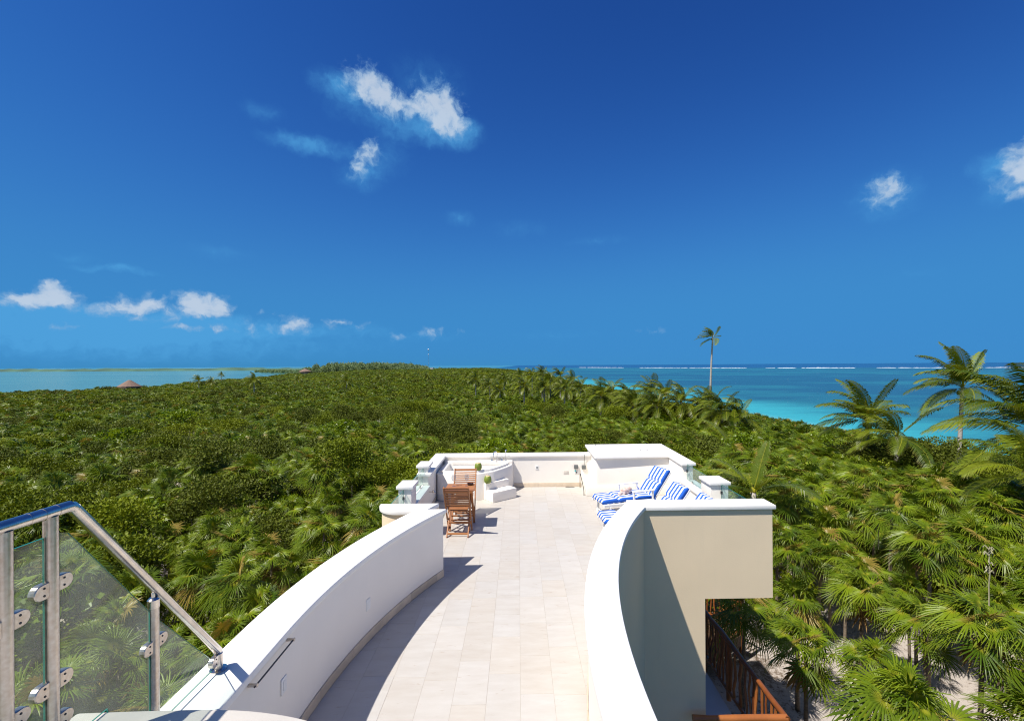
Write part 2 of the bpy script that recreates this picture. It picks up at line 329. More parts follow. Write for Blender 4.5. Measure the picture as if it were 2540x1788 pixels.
def tube_bm(bm, pts, rad, seg=8, cap=True):
    pts = [Vector(p) for p in pts]; n = len(pts); rads = rad if isinstance(rad, (list, tuple)) else [rad] * n
    rings = []; up = None
    for i, p in enumerate(pts):
        d = (pts[min(i + 1, n - 1)] - pts[max(i - 1, 0)]).normalized()
        if up is None:
            up = Vector((0, 0, 1)) if abs(d.z) < .9 else Vector((1, 0, 0))
        x = d.cross(up).normalized(); y = x.cross(d).normalized(); up = y
        rings.append([bm.verts.new(p + (x * math.cos(2 * math.pi * k / seg) + y * math.sin(2 * math.pi * k / seg)) * rads[i]) for k in range(seg)])
    for i in range(n - 1):
        for k in range(seg): bm.faces.new((rings[i][k], rings[i][(k + 1) % seg], rings[i + 1][(k + 1) % seg], rings[i + 1][k]))
    if cap: bm.faces.new(rings[0][::-1]); bm.faces.new(rings[-1])
def tube(name, pts, rad, mat, parent=None, seg=10):
    bm = bmesh.new(); tube_bm(bm, pts, rad, seg)
    return from_bm(name, bm, mat, parent, smooth=True)
def lathe(name, prof, mat, parent=None, seg=24, loc=(0, 0, 0)):
    bm = bmesh.new(); rings = []
    for r, z in prof:
        rings.append([bm.verts.new((loc[0] + r * math.cos(2 * math.pi * k / seg), loc[1] + r * math.sin(2 * math.pi * k / seg), loc[2] + z)) for k in range(seg)])
    for i in range(len(prof) - 1):
        for k in range(seg): bm.faces.new((rings[i][k], rings[i][(k + 1) % seg], rings[i + 1][(k + 1) % seg], rings[i + 1][k]))
    bm.faces.new(rings[0][::-1]); bm.faces.new(rings[-1])
    return from_bm(name, bm, mat, parent, smooth=True)
def bar(name, a, b, w, h, mat, parent=None, up=(0, 0, 1), bv=.003):
    """square timber from a to b"""
    a, b = Vector(a), Vector(b); d = b - a; L = d.length; d.normalize()
    u = Vector(up); x = d.cross(u)
    if x.length < 1e-4: x = d.cross(Vector((1, 0, 0)))
    x.normalize(); y = x.cross(d).normalized()
    bm = bmesh.new(); bmesh.ops.create_cube(bm, size=1)
    for v in bm.verts: v.co = Vector((v.co.x * w, v.co.y * L, v.co.z * h))
    if bv: bevel(bm, bv, 1)
    o = from_bm(name, bm, mat, parent)
    M = Matrix((x, d, y)).transposed().to_4x4(); M.translation = (a + b) / 2
    o.matrix_basis = M
    return o
def copy_tree(o, parent=None):
    c = o.copy(); COL.objects.link(c); c.parent = parent
    for ch in o.children: copy_tree(ch, c)
    return c
def catmull(P, n=8):
    P = [Vector((*p, 0)) if len(p) == 2 else Vector(p) for p in P]; out = []
    Q = [P[0] * 2 - P[1]] + P + [P[-1] * 2 - P[-2]]
    for i in range(1, len(Q) - 2):
        for k in range(n):
            t = k / n; a, b, c, d = Q[i - 1], Q[i], Q[i + 1], Q[i + 2]
            out.append(.5 * ((2 * b) + (c - a) * t + (2 * a - 5 * b + 4 * c - d) * t * t + (3 * b - a - 3 * c + d) * t ** 3))
    out.append(P[-1]); return out

# ================================================================== SETTING: land and water
GZ, SEAZ = -6.5, -7.0
SHORE_R = [(-200, 50), (0, 52), (40, 50), (60, 47), (80, 42.5), (120, 40), (170, 38), (260, 28), (400, 14), (520, 2), (640, -12), (760, -40)]
SHORE_L = [(-200, -150), (0, -150), (130, -146), (160, -133), (200, -146), (255, -160), (340, -183), (440, -215), (570, -257), (680, -245), (760, -230)]
def interp(tab, y):
    ys = [t[0] for t in tab]; xs = [t[1] for t in tab]
    return float(np.interp(y, ys, xs))
def land_mesh():
    V, F = [], []; ys = list(np.concatenate([np.linspace(-120, 0, 9), np.linspace(6, 90, 29), np.linspace(100, 760, 56)]))
    us = [-.12, -.03, 0, .01, .03] + list(np.linspace(.06, .94, 60)) + [.97, .99, 1.0, 1.03, 1.12]
    for y in ys:
        a, b = interp(SHORE_L, y), interp(SHORE_R, y)
        for u in us:
            e = min(u, 1 - u)
            if e < 0: x = (a + e * 70) if u < .5 else (b - e * 70)
            else: x = a + (b - a) * u
            dist = min(x - a, b - x)
            z = SEAZ - .6 + 1.1 * max(0, min(1, (dist + 6) / 12))
            z += .12 * noise.noise(Vector((x * .13, y * .13, 0))) if dist > 4 else 0
            V.append((x, y, z))
    n = len(us)
    for i in range(len(ys) - 1):
        for j in range(n - 1): F.append((i * n + j, i * n + j + 1, (i + 1) * n + j + 1, (i + 1) * n + j))
    return pyd('ground', V, F)
def ground_material():
    m = bpy.data.materials.new('sandy_ground'); m.use_nodes = True; t = m.node_tree; b = t.nodes['Principled BSDF']
    b.inputs['Roughness'].default_value = .95
    g = N(t, 'ShaderNodeNewGeometry')
    n1 = N(t, 'ShaderNodeTexNoise'); n1.inputs['Scale'].default_value = .35; n1.inputs['Detail'].default_value = 8; n1.inputs['Roughness'].default_value = .7; t.links.new(g.outputs['Position'], n1.inputs['Vector'])
    n2 = N(t, 'ShaderNodeTexNoise'); n2.inputs['Scale'].default_value = 9; n2.inputs['Detail'].default_value = 6; n2.inputs['Roughness'].default_value = .75; t.links.new(g.outputs['Position'], n2.inputs['Vector'])
    mx = N(t, 'ShaderNodeMix', data_type='RGBA'); t.links.new(mapr(t, mathn(t, 'ADD', mathn(t, 'MULTIPLY', n1.outputs['Fac'], .5), mathn(t, 'MULTIPLY', n2.outputs['Fac'], .5)), .50, .60), mx.inputs[0])
    mx.inputs[6].default_value = (.46, .41, .37, 1); mx.inputs[7].default_value = (.15, .11, .08, 1)
    t.links.new(mx.outputs[2], b.inputs['Base Color'])
    bp = N(t, 'ShaderNodeBump'); bp.inputs['Strength'].default_value = .6; bp.inputs['Distance'].default_value = .05; t.links.new(n2.outputs['Fac'], bp.inputs['Height']); t.links.new(bp.outputs[0], b.inputs['Normal'])
    return m
tag(link('ground', land_mesh(), ground_material(), smooth=True), kind='structure')

def water_material():
    m = bpy.data.materials.new('shallow_sea'); m.use_nodes = True; t = m.node_tree; b = t.nodes['Principled BSDF']
    b.inputs['Roughness'].default_value = .22; b.inputs['Specular IOR Level'].default_value = .18; b.inputs['IOR'].default_value = 1.33
    g = N(t, 'ShaderNodeNewGeometry'); s = N(t, 'ShaderNodeSeparateXYZ'); t.links.new(g.outputs['Position'], s.inputs[0])
    X, Y = s.outputs[0], s.outputs[1]
    # distance from the open beach (its line leans a little)
    shore = mathn(t, 'SUBTRACT', 52.0, mathn(t, 'MULTIPLY', Y, .09)); D = mathn(t, 'SUBTRACT', X, shore)
    mp = N(t, 'ShaderNodeMapping'); mp.inputs['Scale'].default_value = (.012, .028, 1); t.links.new(g.outputs['Position'], mp.inputs[0])
    n1 = N(t, 'ShaderNodeTexNoise'); n1.inputs['Scale'].default_value = 1; n1.inputs['Detail'].default_value = 7; n1.inputs['Roughness'].default_value = .62; t.links.new(mp.outputs[0], n1.inputs['Vector'])
    mp2 = N(t, 'ShaderNodeMapping'); mp2.inputs['Scale'].default_value = (.0025, .006, 1); t.links.new(g.outputs['Position'], mp2.inputs[0])
    n2 = N(t, 'ShaderNodeTexNoise'); n2.inputs['Scale'].default_value = 1; n2.inputs['Detail'].default_value = 5; t.links.new(mp2.outputs[0], n2.inputs['Vector'])
    Dn = mathn(t, 'ADD', D, mathn(t, 'MULTIPLY', mathn(t, 'SUBTRACT', n1.outputs['Fac'], .5), 45))
    def mixc(f, a, c):
        q = N(t, 'ShaderNodeMix', data_type='RGBA'); t.links.new(f, q.inputs[0])
        for i, v in ((6, a), (7, c)):
            if isinstance(v, tuple): q.inputs[i].default_value = (*v, 1)
            else: t.links.new(v, q.inputs[i])
        return q.outputs[2]
    reef = mapr(t, mathn(t, 'ADD', mathn(t, 'MULTIPLY', n1.outputs['Fac'], .6), mathn(t, 'MULTIPLY', n2.outputs['Fac'], .4)), .44, .57)
    mid = mixc(reef, (.020, .145, .165), (.012, .072, .112))
    c = mixc(mapr(t, Dn, 8, 34), (.045, .37, .395), mid)
    c = mixc(mapr(t, Y, 420, 640), c, mid)
    c = mixc(mapr(t, mathn(t, 'ADD', D, mathn(t, 'MULTIPLY', mapr(t, Y, 350, 450), 900)), -2, 7), (.20, .50, .49), c)
    far = mathn(t, 'ADD', Y, mathn(t, 'MULTIPLY', X, .97))
    c = mixc(mapr(t, far, 1650, 1950), c, (.008, .058, .165))
    lag = mixc(mapr(t, n2.outputs['Fac'], .4, .62), (.085, .235, .222), (.068, .198, .20))
    lag = mixc(mapr(t, Y, 1450, 1700), lag, mixc(mapr(t, n1.outputs['Fac'], .45, .6), (.06, .28, .36), (.04, .14, .22)))
    isl = mapr(t, X, -120, -60, 1, 0)
    c = mixc(isl, c, lag)
    t.links.new(c, b.inputs['Base Color'])
    mp3 = N(t, 'ShaderNodeMapping'); mp3.inputs['Scale'].default_value = (.22, .4, 1); mp3.inputs['Rotation'].default_value = (0, 0, .5); t.links.new(g.outputs['Position'], mp3.inputs[0])
    n3 = N(t, 'ShaderNodeTexNoise'); n3.inputs['Scale'].default_value = 1; n3.inputs['Detail'].default_value = 5; t.links.new(mp3.outputs[0], n3.inputs['Vector'])
    bp = N(t, 'ShaderNodeBump'); bp.inputs['Strength'].default_value = .5; bp.inputs['Distance'].default_value = .5; t.links.new(n3.outputs['Fac'], bp.inputs['Height']); t.links.new(bp.outputs[0], b.inputs['Normal'])
    return m
WATER = water_material()
S = 60000
tag(link('sea', pyd('sea', [(-S, -S, SEAZ), (S, -S, SEAZ), (S, S, SEAZ), (-S, S, SEAZ)], [(0, 1, 2, 3)]), WATER), kind='structure')

# low mangrove bank beyond the lagoon, and flats behind it
def bank(name, pts, width, hgt, label=None):
    V, F = [], []; n = len(pts); m = 7
    for i, (x, y) in enumerate(pts):
        for k in range(m):
            u = k / (m - 1) - .5
            w = width * (.8 + .5 * noise.noise(Vector((x * .004, y * .004, k * 3.1))))
            h = hgt * max(0, 1 - (2 * u) ** 4) * (.75 + .7 * noise.noise(Vector((x * .02, y * .02, k * 1.3)))) 
            V.append((x, y + u * w, SEAZ - .3 + h))
    for i in range(n - 1):
        for k in range(m - 1): F.append((i * m + k, i * m + k + 1, (i + 1) * m + k + 1, (i + 1) * m + k))
    me = pyd(name, V, F)
    return tag(link(name, me, material('mangrove_bank', (.05, .12, .08), .9, .35, .02), smooth=True), label, kind='structure')
bank('far_shore', [(x, float(np.interp(x, [-2600, -1850, -1200, -750, -560, -420, -250], [1560, 1500, 1420, 1360, 1220, 1000, 800]))) for x in range(-2600, -240, 26)], 150, 8.5)
bank('far_island', [(x, 2900 + .1 * x) for x in range(-4600, -2300, 40)], 240, 5.0)
bank('far_island', [(x, 2400 + .05 * x) for x in range(-1900, -900, 30)], 160, 3.4)

# surf breaking on the reef: one line of white water
def surf():
    V, F = [], []; r = random.Random(3)
    P = [(238, 1800), (400, 1420), (584, 1120), (760, 980), (955, 864), (1300, 700)]
    ts = np.linspace(0, 1, 420)
    for t in ts:
        x = float(np.interp(t, np.linspace(0, 1, 6), [p[0] for p in P])); y = float(np.interp(t, np.linspace(0, 1, 6), [p[1] for p in P]))
        if noise.noise(Vector((t * 16, 0, 2))) + .28 * noise.noise(Vector((t * 60, 1, 0))) < -.16: continue
        L = r.uniform(6, 18); h = r.uniform(.5, 1.2) * (.45 + .6 * max(0, noise.noise(Vector((t * 9, 5, 0))) + .4)); y += r.uniform(-22, 22); x += r.uniform(-3, 3)
        b = len(V); m = 7
        for k in range(m):
            u = k / (m - 1); hh = h * math.sin(math.pi * u) ** .6 * r.uniform(.6, 1.1)
            V += [(x + (u - .5) * L, y - 4, SEAZ - .1), (x + (u - .5) * L, y, SEAZ + hh), (x + (u - .5) * L, y + 5, SEAZ - .1)]
        for k in range(m - 1):
            for q in (0, 1): F.append((b + k * 3 + q, b + k * 3 + 3 + q, b + k * 3 + 4 + q, b + k * 3 + 1 + q))
    return pyd('surf', V, F)
tag(link('surf', surf(), FOAM), 'broken line of white surf along the reef before the horizon', 'surf', kind='stuff')

# ================================================================== TERRACE
def arc(cx, cy, r, y0, y1, n=40):
    return [(cx - math.sqrt(r * r - (y - cy) ** 2), y) for y in np.linspace(y0, y1, n)]
RC, LC = (8.18, 2.9), (4.735, 3.6)
def right_edge(r, y0=.6, y1=6.86, n=46): return arc(*RC, r, y0, y1, n)
def left_edge(r, y0=3.6, y1=6.64, n=34): return [(LC[0] - r, -.8), (LC[0] - r, 1.2), (LC[0] - r, 2.6)] + arc(*LC, r, y0, y1, n)
def two_tone(o, test, m2=BEIGE):
    """outside faces take the beige render"""
    me = o.data; me.materials.append(m2)
    for p in me.polygons:
        if test(p.normal, p.center): p.material_index = len(me.materials) - 1
    return o
# floor slab and its tiles
def XL(y): return -2.02 + 0 * y if y > 6.72 else (LC[0] - math.sqrt(6.73 ** 2 - (max(y, 3.6) - LC[1]) ** 2))
def XR(y): return 3.56 if y > 6.84 else RC[0] - math.sqrt(7.55 ** 2 - (y - RC[1]) ** 2)
YB = 11.52
ys = [1.0] + list(np.linspace(1.2, 6.70, 40)) + [6.73, 6.82, 6.85, YB]
fl = tag(prism('terrace_floor', [(XL(y), y) for y in ys] + [(XR(y), y) for y in ys[::-1]], -.36, -.0018, GROUT), kind='structure')
TW = .305; r = random.Random(11); col0 = -7
cnt = 0
for c in range(col0, 12):
    x0, x1 = c * TW, (c + 1) * TW; y = 2.3 + r.uniform(0, .5)
    while y < YB:
        Lt = r.choice((.46, .56, .61, .61, .72)); y0, y1 = y, min(y + Lt, YB); y = y1
        if y1 - y0 < .05: continue
        smp = np.linspace(y0 + .0011, y1 - .0011, 6); Lp, Rp = [], []
        for q in smp:
            a, b = max(x0 + .0011, XL(q)), min(x1 - .0011, XR(q))
            if b - a > .01: Lp.append((a, q)); Rp.append((b, q))
        if len(Lp) < 2: continue
        dz = r.uniform(-.0005, .0007); pts = Lp + Rp[::-1]; n = len(pts); cx, cy = (x0 + x1) / 2, (y0 + y1) / 2
        V = [(px - cx, py - cy, -.003) for px, py in pts] + [(cx + (px - cx) * .996 - cx, cy + (py - cy) * .996 - cy, dz) for px, py in pts]
        F = [tuple(range(n, 2 * n))] + [(i, n + i, n + (i + 1) % n, (i + 1) % n) for i in range(n)]
        bm = bmesh.new(); bv_ = [bm.verts.new(v) for v in V]
        for f_ in F: bm.faces.new([bv_[i] for i in f_])
        o = from_bm('floor_tile', bm, TILE, fl); o.location = (cx, cy, 0); cnt += 1
print('tiles', cnt)

def skirting(parent, P, out, h=.10, piece=.6, th=.012):
    """row of skirting stones along plan points P, standing proud by th on side 'out' (+1 left of travel)"""
    acc = [0.0]
    for a, b in zip(P, P[1:]): acc.append(acc[-1] + math.hypot(b[0] - a[0], b[1] - a[1]))
    def at(s):
        for i in range(len(P) - 1):
            if s <= acc[i + 1] + 1e-9:
                t = (s - acc[i]) / max(1e-9, acc[i + 1] - acc[i]); a, b = P[i], P[i + 1]
                d = Vector((b[0] - a[0], b[1] - a[1])).normalized()
                return Vector((a[0] + (b[0] - a[0]) * t, a[1] + (b[1] - a[1]) * t)), Vector((-d.y, d.x)) * out
        return Vector(P[-1][:2]), Vector((-d.y, d.x)) * out
    s = 0.0
    while s < acc[-1] - .02:
        e = min(s + piece, acc[-1]); A, B = [], []
        for q in np.linspace(s + .0015, e - .0015, 5):
            p, n_ = at(q); A.append(tuple(p + n_ * .002)); B.append(tuple(p + n_ * (th + .002)))
        strip('skirting_stone', A, B, .002, h + r.uniform(-.0015, .0015), SKIRT, parent, .002)
        s = e

# right curved parapet
p = thing('curved_parapet', 'white curved parapet with broad coping on the right of the walkway, beige outside', 'wall')
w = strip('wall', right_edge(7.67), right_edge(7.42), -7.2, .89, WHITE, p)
two_tone(w, lambda n, c: n.x > .3)
strip('coping', right_edge(7.70, y1=6.93), right_edge(7.39, y1=6.69), .89, .95, COPING, p, .014)
skirting(p, right_edge(7.67, 1.5, 6.80, 40), 1)
# left curved parapet
p = thing('curved_parapet', 'long white curved parapet on the left of the walkway, its inner face in shade', 'wall')
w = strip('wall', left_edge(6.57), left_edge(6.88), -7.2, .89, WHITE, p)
two_tone(w, lambda n, c: n.x < -.3)
strip('coping', left_edge(6.54, y1=6.67), left_edge(6.91, y1=6.67), .89, .95, COPING, p, .014)
skirting(p, left_edge(6.57, y1=6.635)[1:], -1)
# rounded parapet at the left front corner of the terrace
p = thing('rounded_parapet', 'short parapet with rounded white coping and beige face beside the left walkway wall', 'wall')
def rounded(o):
    A = [(-1.35, 6.60 - o)] + [(-1.72 - (.35 + o) * math.sin(t), 6.95 - (.35 + o) * math.cos(t)) for t in np.linspace(0, math.pi / 2, 14)] + [(-2.07 - o, 6.97), (-1.2, 6.97)]
    return A
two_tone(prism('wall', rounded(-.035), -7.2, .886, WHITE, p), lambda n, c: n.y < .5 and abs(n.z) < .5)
prism('coping', rounded(.0), .886, .946, COPING, p, .012)
# right front parapet with cantilevered fascia
p = thing('front_parapet', 'beige front wall with white coping, cut back below over the wooden balcony', 'wall')
bm = bmesh.new(); XZ = [(1.60, -7.2), (2.695, -7.2), (2.695, -.41), (3.69, -.41), (3.69, .89), (1.60, .89)]
a = [bm.verts.new((x, 6.70, z)) for x, z in XZ]; b = [bm.verts.new((x, 6.985, z)) for x, z in XZ]
bm.faces.new(a); bm.faces.new(b[::-1])
for i in range(6): bm.faces.new((a[i], b[i], b[(i + 1) % 6], a[(i + 1) % 6]))
two_tone(from_bm('wall', bm, WHITE, p), lambda n, c: n.y < .5)
prism('coping', [(1.62, 6.665), (3.73, 6.665), (3.73, 7.02), (1.62, 7.02)], .888, .948, COPING, p, .012)
skirting(p, [(1.66, 6.985), (3.40, 6.985)], 1)
# building below the terrace
tag(prism('building_base', [(-2.03, 6.99), (2.69, 6.99), (2.69, 12.3), (-2.03, 12.3)], -7.2, -.42, BEIGE), 'beige lower storey of the villa below the roof terrace', 'building')
tag(box('roof_slab', 2.694, 3.685, 6.99, 12.14, -.41, -.37, BEIGE), 'cantilevered beige roof slab above the wooden balcony', 'slab')

# left side: low wall, ledge, pillars, glass
p = thing('low_wall', 'low white wall with ledge carrying the glass on the lagoon side', 'wall')
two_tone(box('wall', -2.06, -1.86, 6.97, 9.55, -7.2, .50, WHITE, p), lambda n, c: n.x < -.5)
box('ledge', -2.09, -1.82, 6.972, 9.545, .50, .555, COPING, p, .008)
skirting(p, [(-1.86, 6.98), (-1.86, 9.55)], -1)
p = thing('side_parapet', 'white parapet with coping along the tub on the lagoon side', 'wall')
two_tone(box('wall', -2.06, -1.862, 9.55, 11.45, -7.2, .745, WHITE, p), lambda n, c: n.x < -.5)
box('coping', -2.09, -1.80, 9.50, 11.41, .745, .80, COPING, p, .010)
skirting(p, [(-1.862, 9.56), (-1.862, 10.36)], -1)
p = thing('back_parapet', 'low white back wall with coping closing the far end of the terrace', 'wall')
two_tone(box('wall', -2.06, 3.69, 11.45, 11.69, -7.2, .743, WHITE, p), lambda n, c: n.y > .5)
box('coping', -2.09, 1.80, 11.412, 11.72, .743, .798, COPING, p, .010)
skirting(p, [(-.12, 11.45), (1.53, 11.45)], -1)
def pillar(x0, x1, y0, y1, zb, zt, label):
    t = thing('pillar', label, 'pillar', ((x0 + x1) / 2, (y0 + y1) / 2, zb), 0, 'capped pillars of the terrace')
    hx, hy = (x1 - x0) / 2, (y1 - y0) / 2
    box('shaft', -hx + .035, hx - .035, -hy + .035, hy - .035, 0.0, zt - zb - .055, WHITE, t, .006)
    box('cap', -hx, hx, -hy, hy, zt - zb - .055, zt - zb, COPING, t, .012)
    return t
pillar(-2.10, -1.81, 7.93, 8.38, .556, .95, 'white capped pillar on the low wall, nearer one on the lagoon side')
pillar(-2.12, -1.85, 9.58, 10.04, .556, .95, 'white capped pillar on the lagoon side beside the tub parapet')
pillar(3.33, 3.71, 8.05, 8.55, .556, .935, 'white capped pillar between glass panels on the sea side')
def glass_screen(x, y0, y1, z0, z1, label):
    t = thing('glass_screen', label, 'glass screen', (x, y0, z0), 0, 'glass panels of the terrace')
    L, h = y1 - y0, z1 - z0
    o = box('pane', -.005, .005, .01, L - .01, 0, h, GLASS2, t)
    two_tone(o, lambda n, c: abs(n.x) < .5, GEDGE)
    for yy in (.012, L - .012): box('clamp', -.016, .016, yy - .016, yy + .016, h * .45, h * .45 + .05, DARKM, t, .004)
    for yy in (L * .25, L * .75): box('clamp', -.014, .014, yy - .02, yy + .02, -.03, .02, STEEL, t, .003)
    return t
glass_screen(-1.975, 6.985, 7.955, .585, .885, 'glass panel between the rounded parapet and the nearer lagoon-side pillar')
glass_screen(-1.975, 8.355, 9.61, .585, .885, 'glass panel between the two lagoon-side pillars')
glass_screen(3.545, 8.525, 9.735, .585, .895, 'glass panel between the counter wall and the sea-side pillar')
glass_screen(3.545, 7.03, 8.075, .585, .895, 'glass panel between the sea-side pillar and the front parapet')
p = thing('low_wall', 'low white wall with ledge carrying the glass on the sea side', 'wall')
two_tone(box('wall', 3.43, 3.688, 6.987, 9.76, -.41, .50, WHITE, p), lambda n, c: n.x > .5)
box('ledge', 3.40, 3.72, 7.022, 9.755, .50, .555, COPING, p, .008)
skirting(p, [(3.43, 6.99), (3.43, 9.75)], 1)
# counter
p = thing('bar_counter', 'white masonry counter with broad white top at the far right corner', 'counter')
prism('body', [(1.79, 10.62), (3.462, 10.66), (3.462, 9.77), (3.687, 9.77), (3.687, 12.08), (1.79, 12.08)], .002, .858, WHITE, p, .006)
prism('countertop', [(1.73, 10.53), (3.435, 10.60), (3.43, 9.72), (3.735, 9.72), (3.745, 12.15), (1.73, 12.12)], .858, .92, COPING, p, .012)
prism('plinth', [(1.545, 10.59), (3.46, 10.60), (3.46, 10.63), (1.80, 10.64), (1.80, 11.445), (1.545, 11.445)], .002, .23, WHITE, p, .008)
box('hatch_lid', 2.72, 3.28, 10.95, 11.30, .921, .927, COPING, p, .002)
for x_, y_ in ((2.93, 11.16), (3.10, 11.17), (1.98, 11.95)): lathe('bolt', [(.012, 0), (.012, .012), (.004, .016)], DARKM, p, 8, (x_, y_, .926 if y_ < 11.5 else .92))
# tub with steps
p = thing('hot_tub', 'built-in cream corner hot tub with rounded white surround', 'hot tub')
rim = catmull([(-1.855, 10.42), (-1.72, 10.345), (-1.45, 10.30), (-1.15, 10.295), (-.91, 10.345), (-.61, 10.53), (-.42, 10.77), (-.27, 11.02), (-.17, 11.24), (-.135, 11.44)], 5)
rimp = [(v.x, v.y) for v in rim] + [(-1.855, 11.44)]
TZ = .60
def loop_at(poly, c, n=60):
    out = []
    for k in range(n):
        a = 2 * math.pi * k / n; d = Vector((math.cos(a), math.sin(a))); best = 9
        for i in range(len(poly)):
            p0, p1 = Vector(poly[i]), Vector(poly[(i + 1) % len(poly)]); e = p1 - p0
            den = d.x * e.y - d.y * e.x
            if abs(den) < 1e-9: continue
            q = p0 - c; t = (q.x * e.y - q.y * e.x) / den; s = (q.x * d.y - q.y * d.x) / den
            if t > 0 and -1e-6 <= s <= 1 + 1e-6: best = min(best, t)
        out.append((c.x + d.x * best, c.y + d.y * best))
    return out
cc = Vector((-1.06, 10.93)); Lo = loop_at(rimp, cc)
def sc_loop(k, sh=(0, 0)): return [(cc.x + (x - cc.x) * k + sh[0], cc.y + (y - cc.y) * k + sh[1]) for x, y in Lo]
def loops(name, seq, mat, parent, close_last=True):
    bm = bmesh.new(); rs = [[bm.verts.new((x, y, z)) for x, y in lp] for lp, z in seq]; n = len(rs[0])
    for a, b in zip(rs, rs[1:]):
        for i in range(n): bm.faces.new((a[i], a[(i + 1) % n], b[(i + 1) % n], b[i]))
    if close_last: bm.faces.new(rs[-1])
    return from_bm(name, bm, mat, parent, smooth=True)
loops('surround', [(Lo, .002), (Lo, TZ - .02), (sc_loop(.985), TZ - .004), (sc_loop(.97), TZ), (sc_loop(.87), TZ)], WHITE, p, False)
loops('tub_shell', [(sc_loop(.90), TZ - .05), (sc_loop(.90), TZ + .03), (sc_loop(.885), TZ + .045), (sc_loop(.80, (0, -.015)), TZ + .045), (sc_loop(.775, (0, -.015)), TZ + .03), (sc_loop(.72, (0, -.015)), TZ - .28), (sc_loop(.62), TZ - .40)], TUBM, p)
box('back_shelf', -1.80, -.16, 11.30, 11.446, TZ - .02, TZ + .075, WHITE, p, .008)
t = thing('tub_faucet', 'chrome gooseneck faucet with two cross handles behind the tub', 'faucet', (-.535, 11.37, TZ + .075))
gn = [(0, 0, 0), (0, 0, .16)] + [(-.01 - .045 * (1 - math.cos(q)) * .8, -.05 * (1 - math.cos(q)), .16 + .07 * math.sin(q)) for q in np.linspace(.3, math.pi, 9)] + [(-.085, -.105, .10)]
tube('spout', gn, .013, CHROME, t); lathe('base', [(.028, 0), (.028, .02), (.016, .03), (.016, .05)], CHROME, t, 16)
for sx in (-.13, .115):
    lathe('handle', [(.022, 0), (.022, .015), (.012, .03), (.012, .06), (.02, .065), (.02, .08)], CHROME, t, 12, (sx, 0, 0))
    bar('handle_cross', (sx - .035, 0, .075), (sx + .035, 0, .075), .012, .012, CHROME, t)
t = thing('hand_shower', 'thin upright chrome pipe beside the tub handles', 'shower pipe', (-.325, 11.36, TZ + .075))
tube('pipe', [(0, 0, 0), (0, 0, .25)], .008, CHROME, t, 8); lathe('base', [(.026, 0), (.024, .012), (.01, .02)], CHROME, t, 14); tube('spray_head', [(-.01, 0, .245), (.02, -.03, .262)], .014, CHROME, t, 8)
p = thing('tub_steps', 'two white masonry steps set diagonally against the hot tub', 'steps')
A, B, n_ = Vector((-.572, 10.137)), Vector((-.06, 10.548)), Vector((-.626, .780))
prism('step', [tuple(A), tuple(B), tuple(B + n_ * .275), tuple(A + n_ * .275)], .002, .22, WHITE, p, .006)
prism('step', [tuple(A + n_ * .278), tuple(B + n_ * .278), tuple(B + n_ * .44), tuple(A + n_ * .50)], .002, .37, WHITE, p, .006)

# small fixtures
def plate(name, label, cat, loc, w_, h_, mat=PLASTIC, axis='y', detail=True):
    t = thing(name, label, cat, loc)
    if axis == 'y':
        box('plate', -w_ / 2, w_ / 2, -.008, 0, -h_ / 2, h_ / 2, mat, t, .003)
        if detail: box('insert', -w_ * .18, w_ * .18, -.011, -.0085, -h_ * .25, h_ * .25, DARKM if mat is not PLASTIC else GREYBOX, t)
    else:
        box('plate', 0, .008, -w_ / 2, w_ / 2, -h_ / 2, h_ / 2, mat, t, .003)
        if detail: box('insert', .0085, .011, -w_ * .2, w_ * .2, -h_ * .28, h_ * .28, PLASTIC, t)
    return t
plate('wall_outlet', 'small white outlet on the back wall right of the tub', 'outlet', (.444, 11.449, .478), .08, .10)
plate('wall_plate', 'cream blank plate low on the back wall', 'wall plate', (1.164, 11.449, .35), .115, .075, STONE, detail=False)
t = plate('junction_box', 'dark grey junction box on the back wall, left of two', 'junction box', (1.408, 11.449, .489), .09, .09, GREYBOX, detail=False); box('lid', -.05, .05, -.05, -.009, -.05, .04, GREYBOX, t, .01)
t = plate('junction_box', 'dark grey junction box with a cable rising to the coping', 'junction box', (1.60, 11.449, .48), .09, .09, GREYBOX, detail=False); box('lid', -.05, .05, -.05, -.009, -.05, .04, GREYBOX, t, .01)
tube('cable', [(.01, -.03, .04), (.015, -.028, .2), (.02, -.055, .30), (.022, -.06, .322)], .006, GREYBOX, t, 6)
t = plate('wall_outlet', 'white outlet with a small teal plug below the grey box', 'outlet', (1.42, 11.449, .35), .10, .08); box('plug', -.05, -.02, -.03, -.012, .02, .06, material('teal_plug', (.05, .45, .50), .5), t, .004)
t = thing('floor_drain', 'slim dark slot drain at the foot of the back wall', 'drain', (1.25, 11.38, 0)); box('grate', -.11, .11, -.02, .02, .0015, .004, DARKM, t)
t = thing('grab_rail', 'thin steel grab rail beside the counter plinth', 'grab rail', (1.49, 10.62, 0))
tube('rail', [(0, .02, .0), (0, .03, .10), (0, .10, .16), (0, .62, .36), (0, .70, .34), (0, .70, 0)], .009, DARKM, t, 8)
t = thing('wall_tap', 'steel water tap low on the lagoon-side parapet', 'tap', (-1.86, 9.62, .40))
tube('pipe', [(0, 0, 0), (.09, 0, 0)], .010, STEEL, t, 8); tube('spout', [(.07, 0, .005), (.12, 0, -.0), (.14, 0, -.04)], .010, STEEL, t, 8); lathe('valve', [(.018, -.02), (.018, .03), (.006, .04)], STEEL, t, 10, (.08, 0, 0)); bar('lever', (.08, -.03, .045), (.08, .03, .045), .01, .008, STEEL, t)
t = thing('towel_bar', 'thin dark metal bar on two brackets on the left curved wall', 'towel bar', (-1.833, 3.16, .855))
for yy in (0, .52): tube('bracket', [(0, yy, 0), (.06, yy, 0)], .012, RUSTY, t, 8)
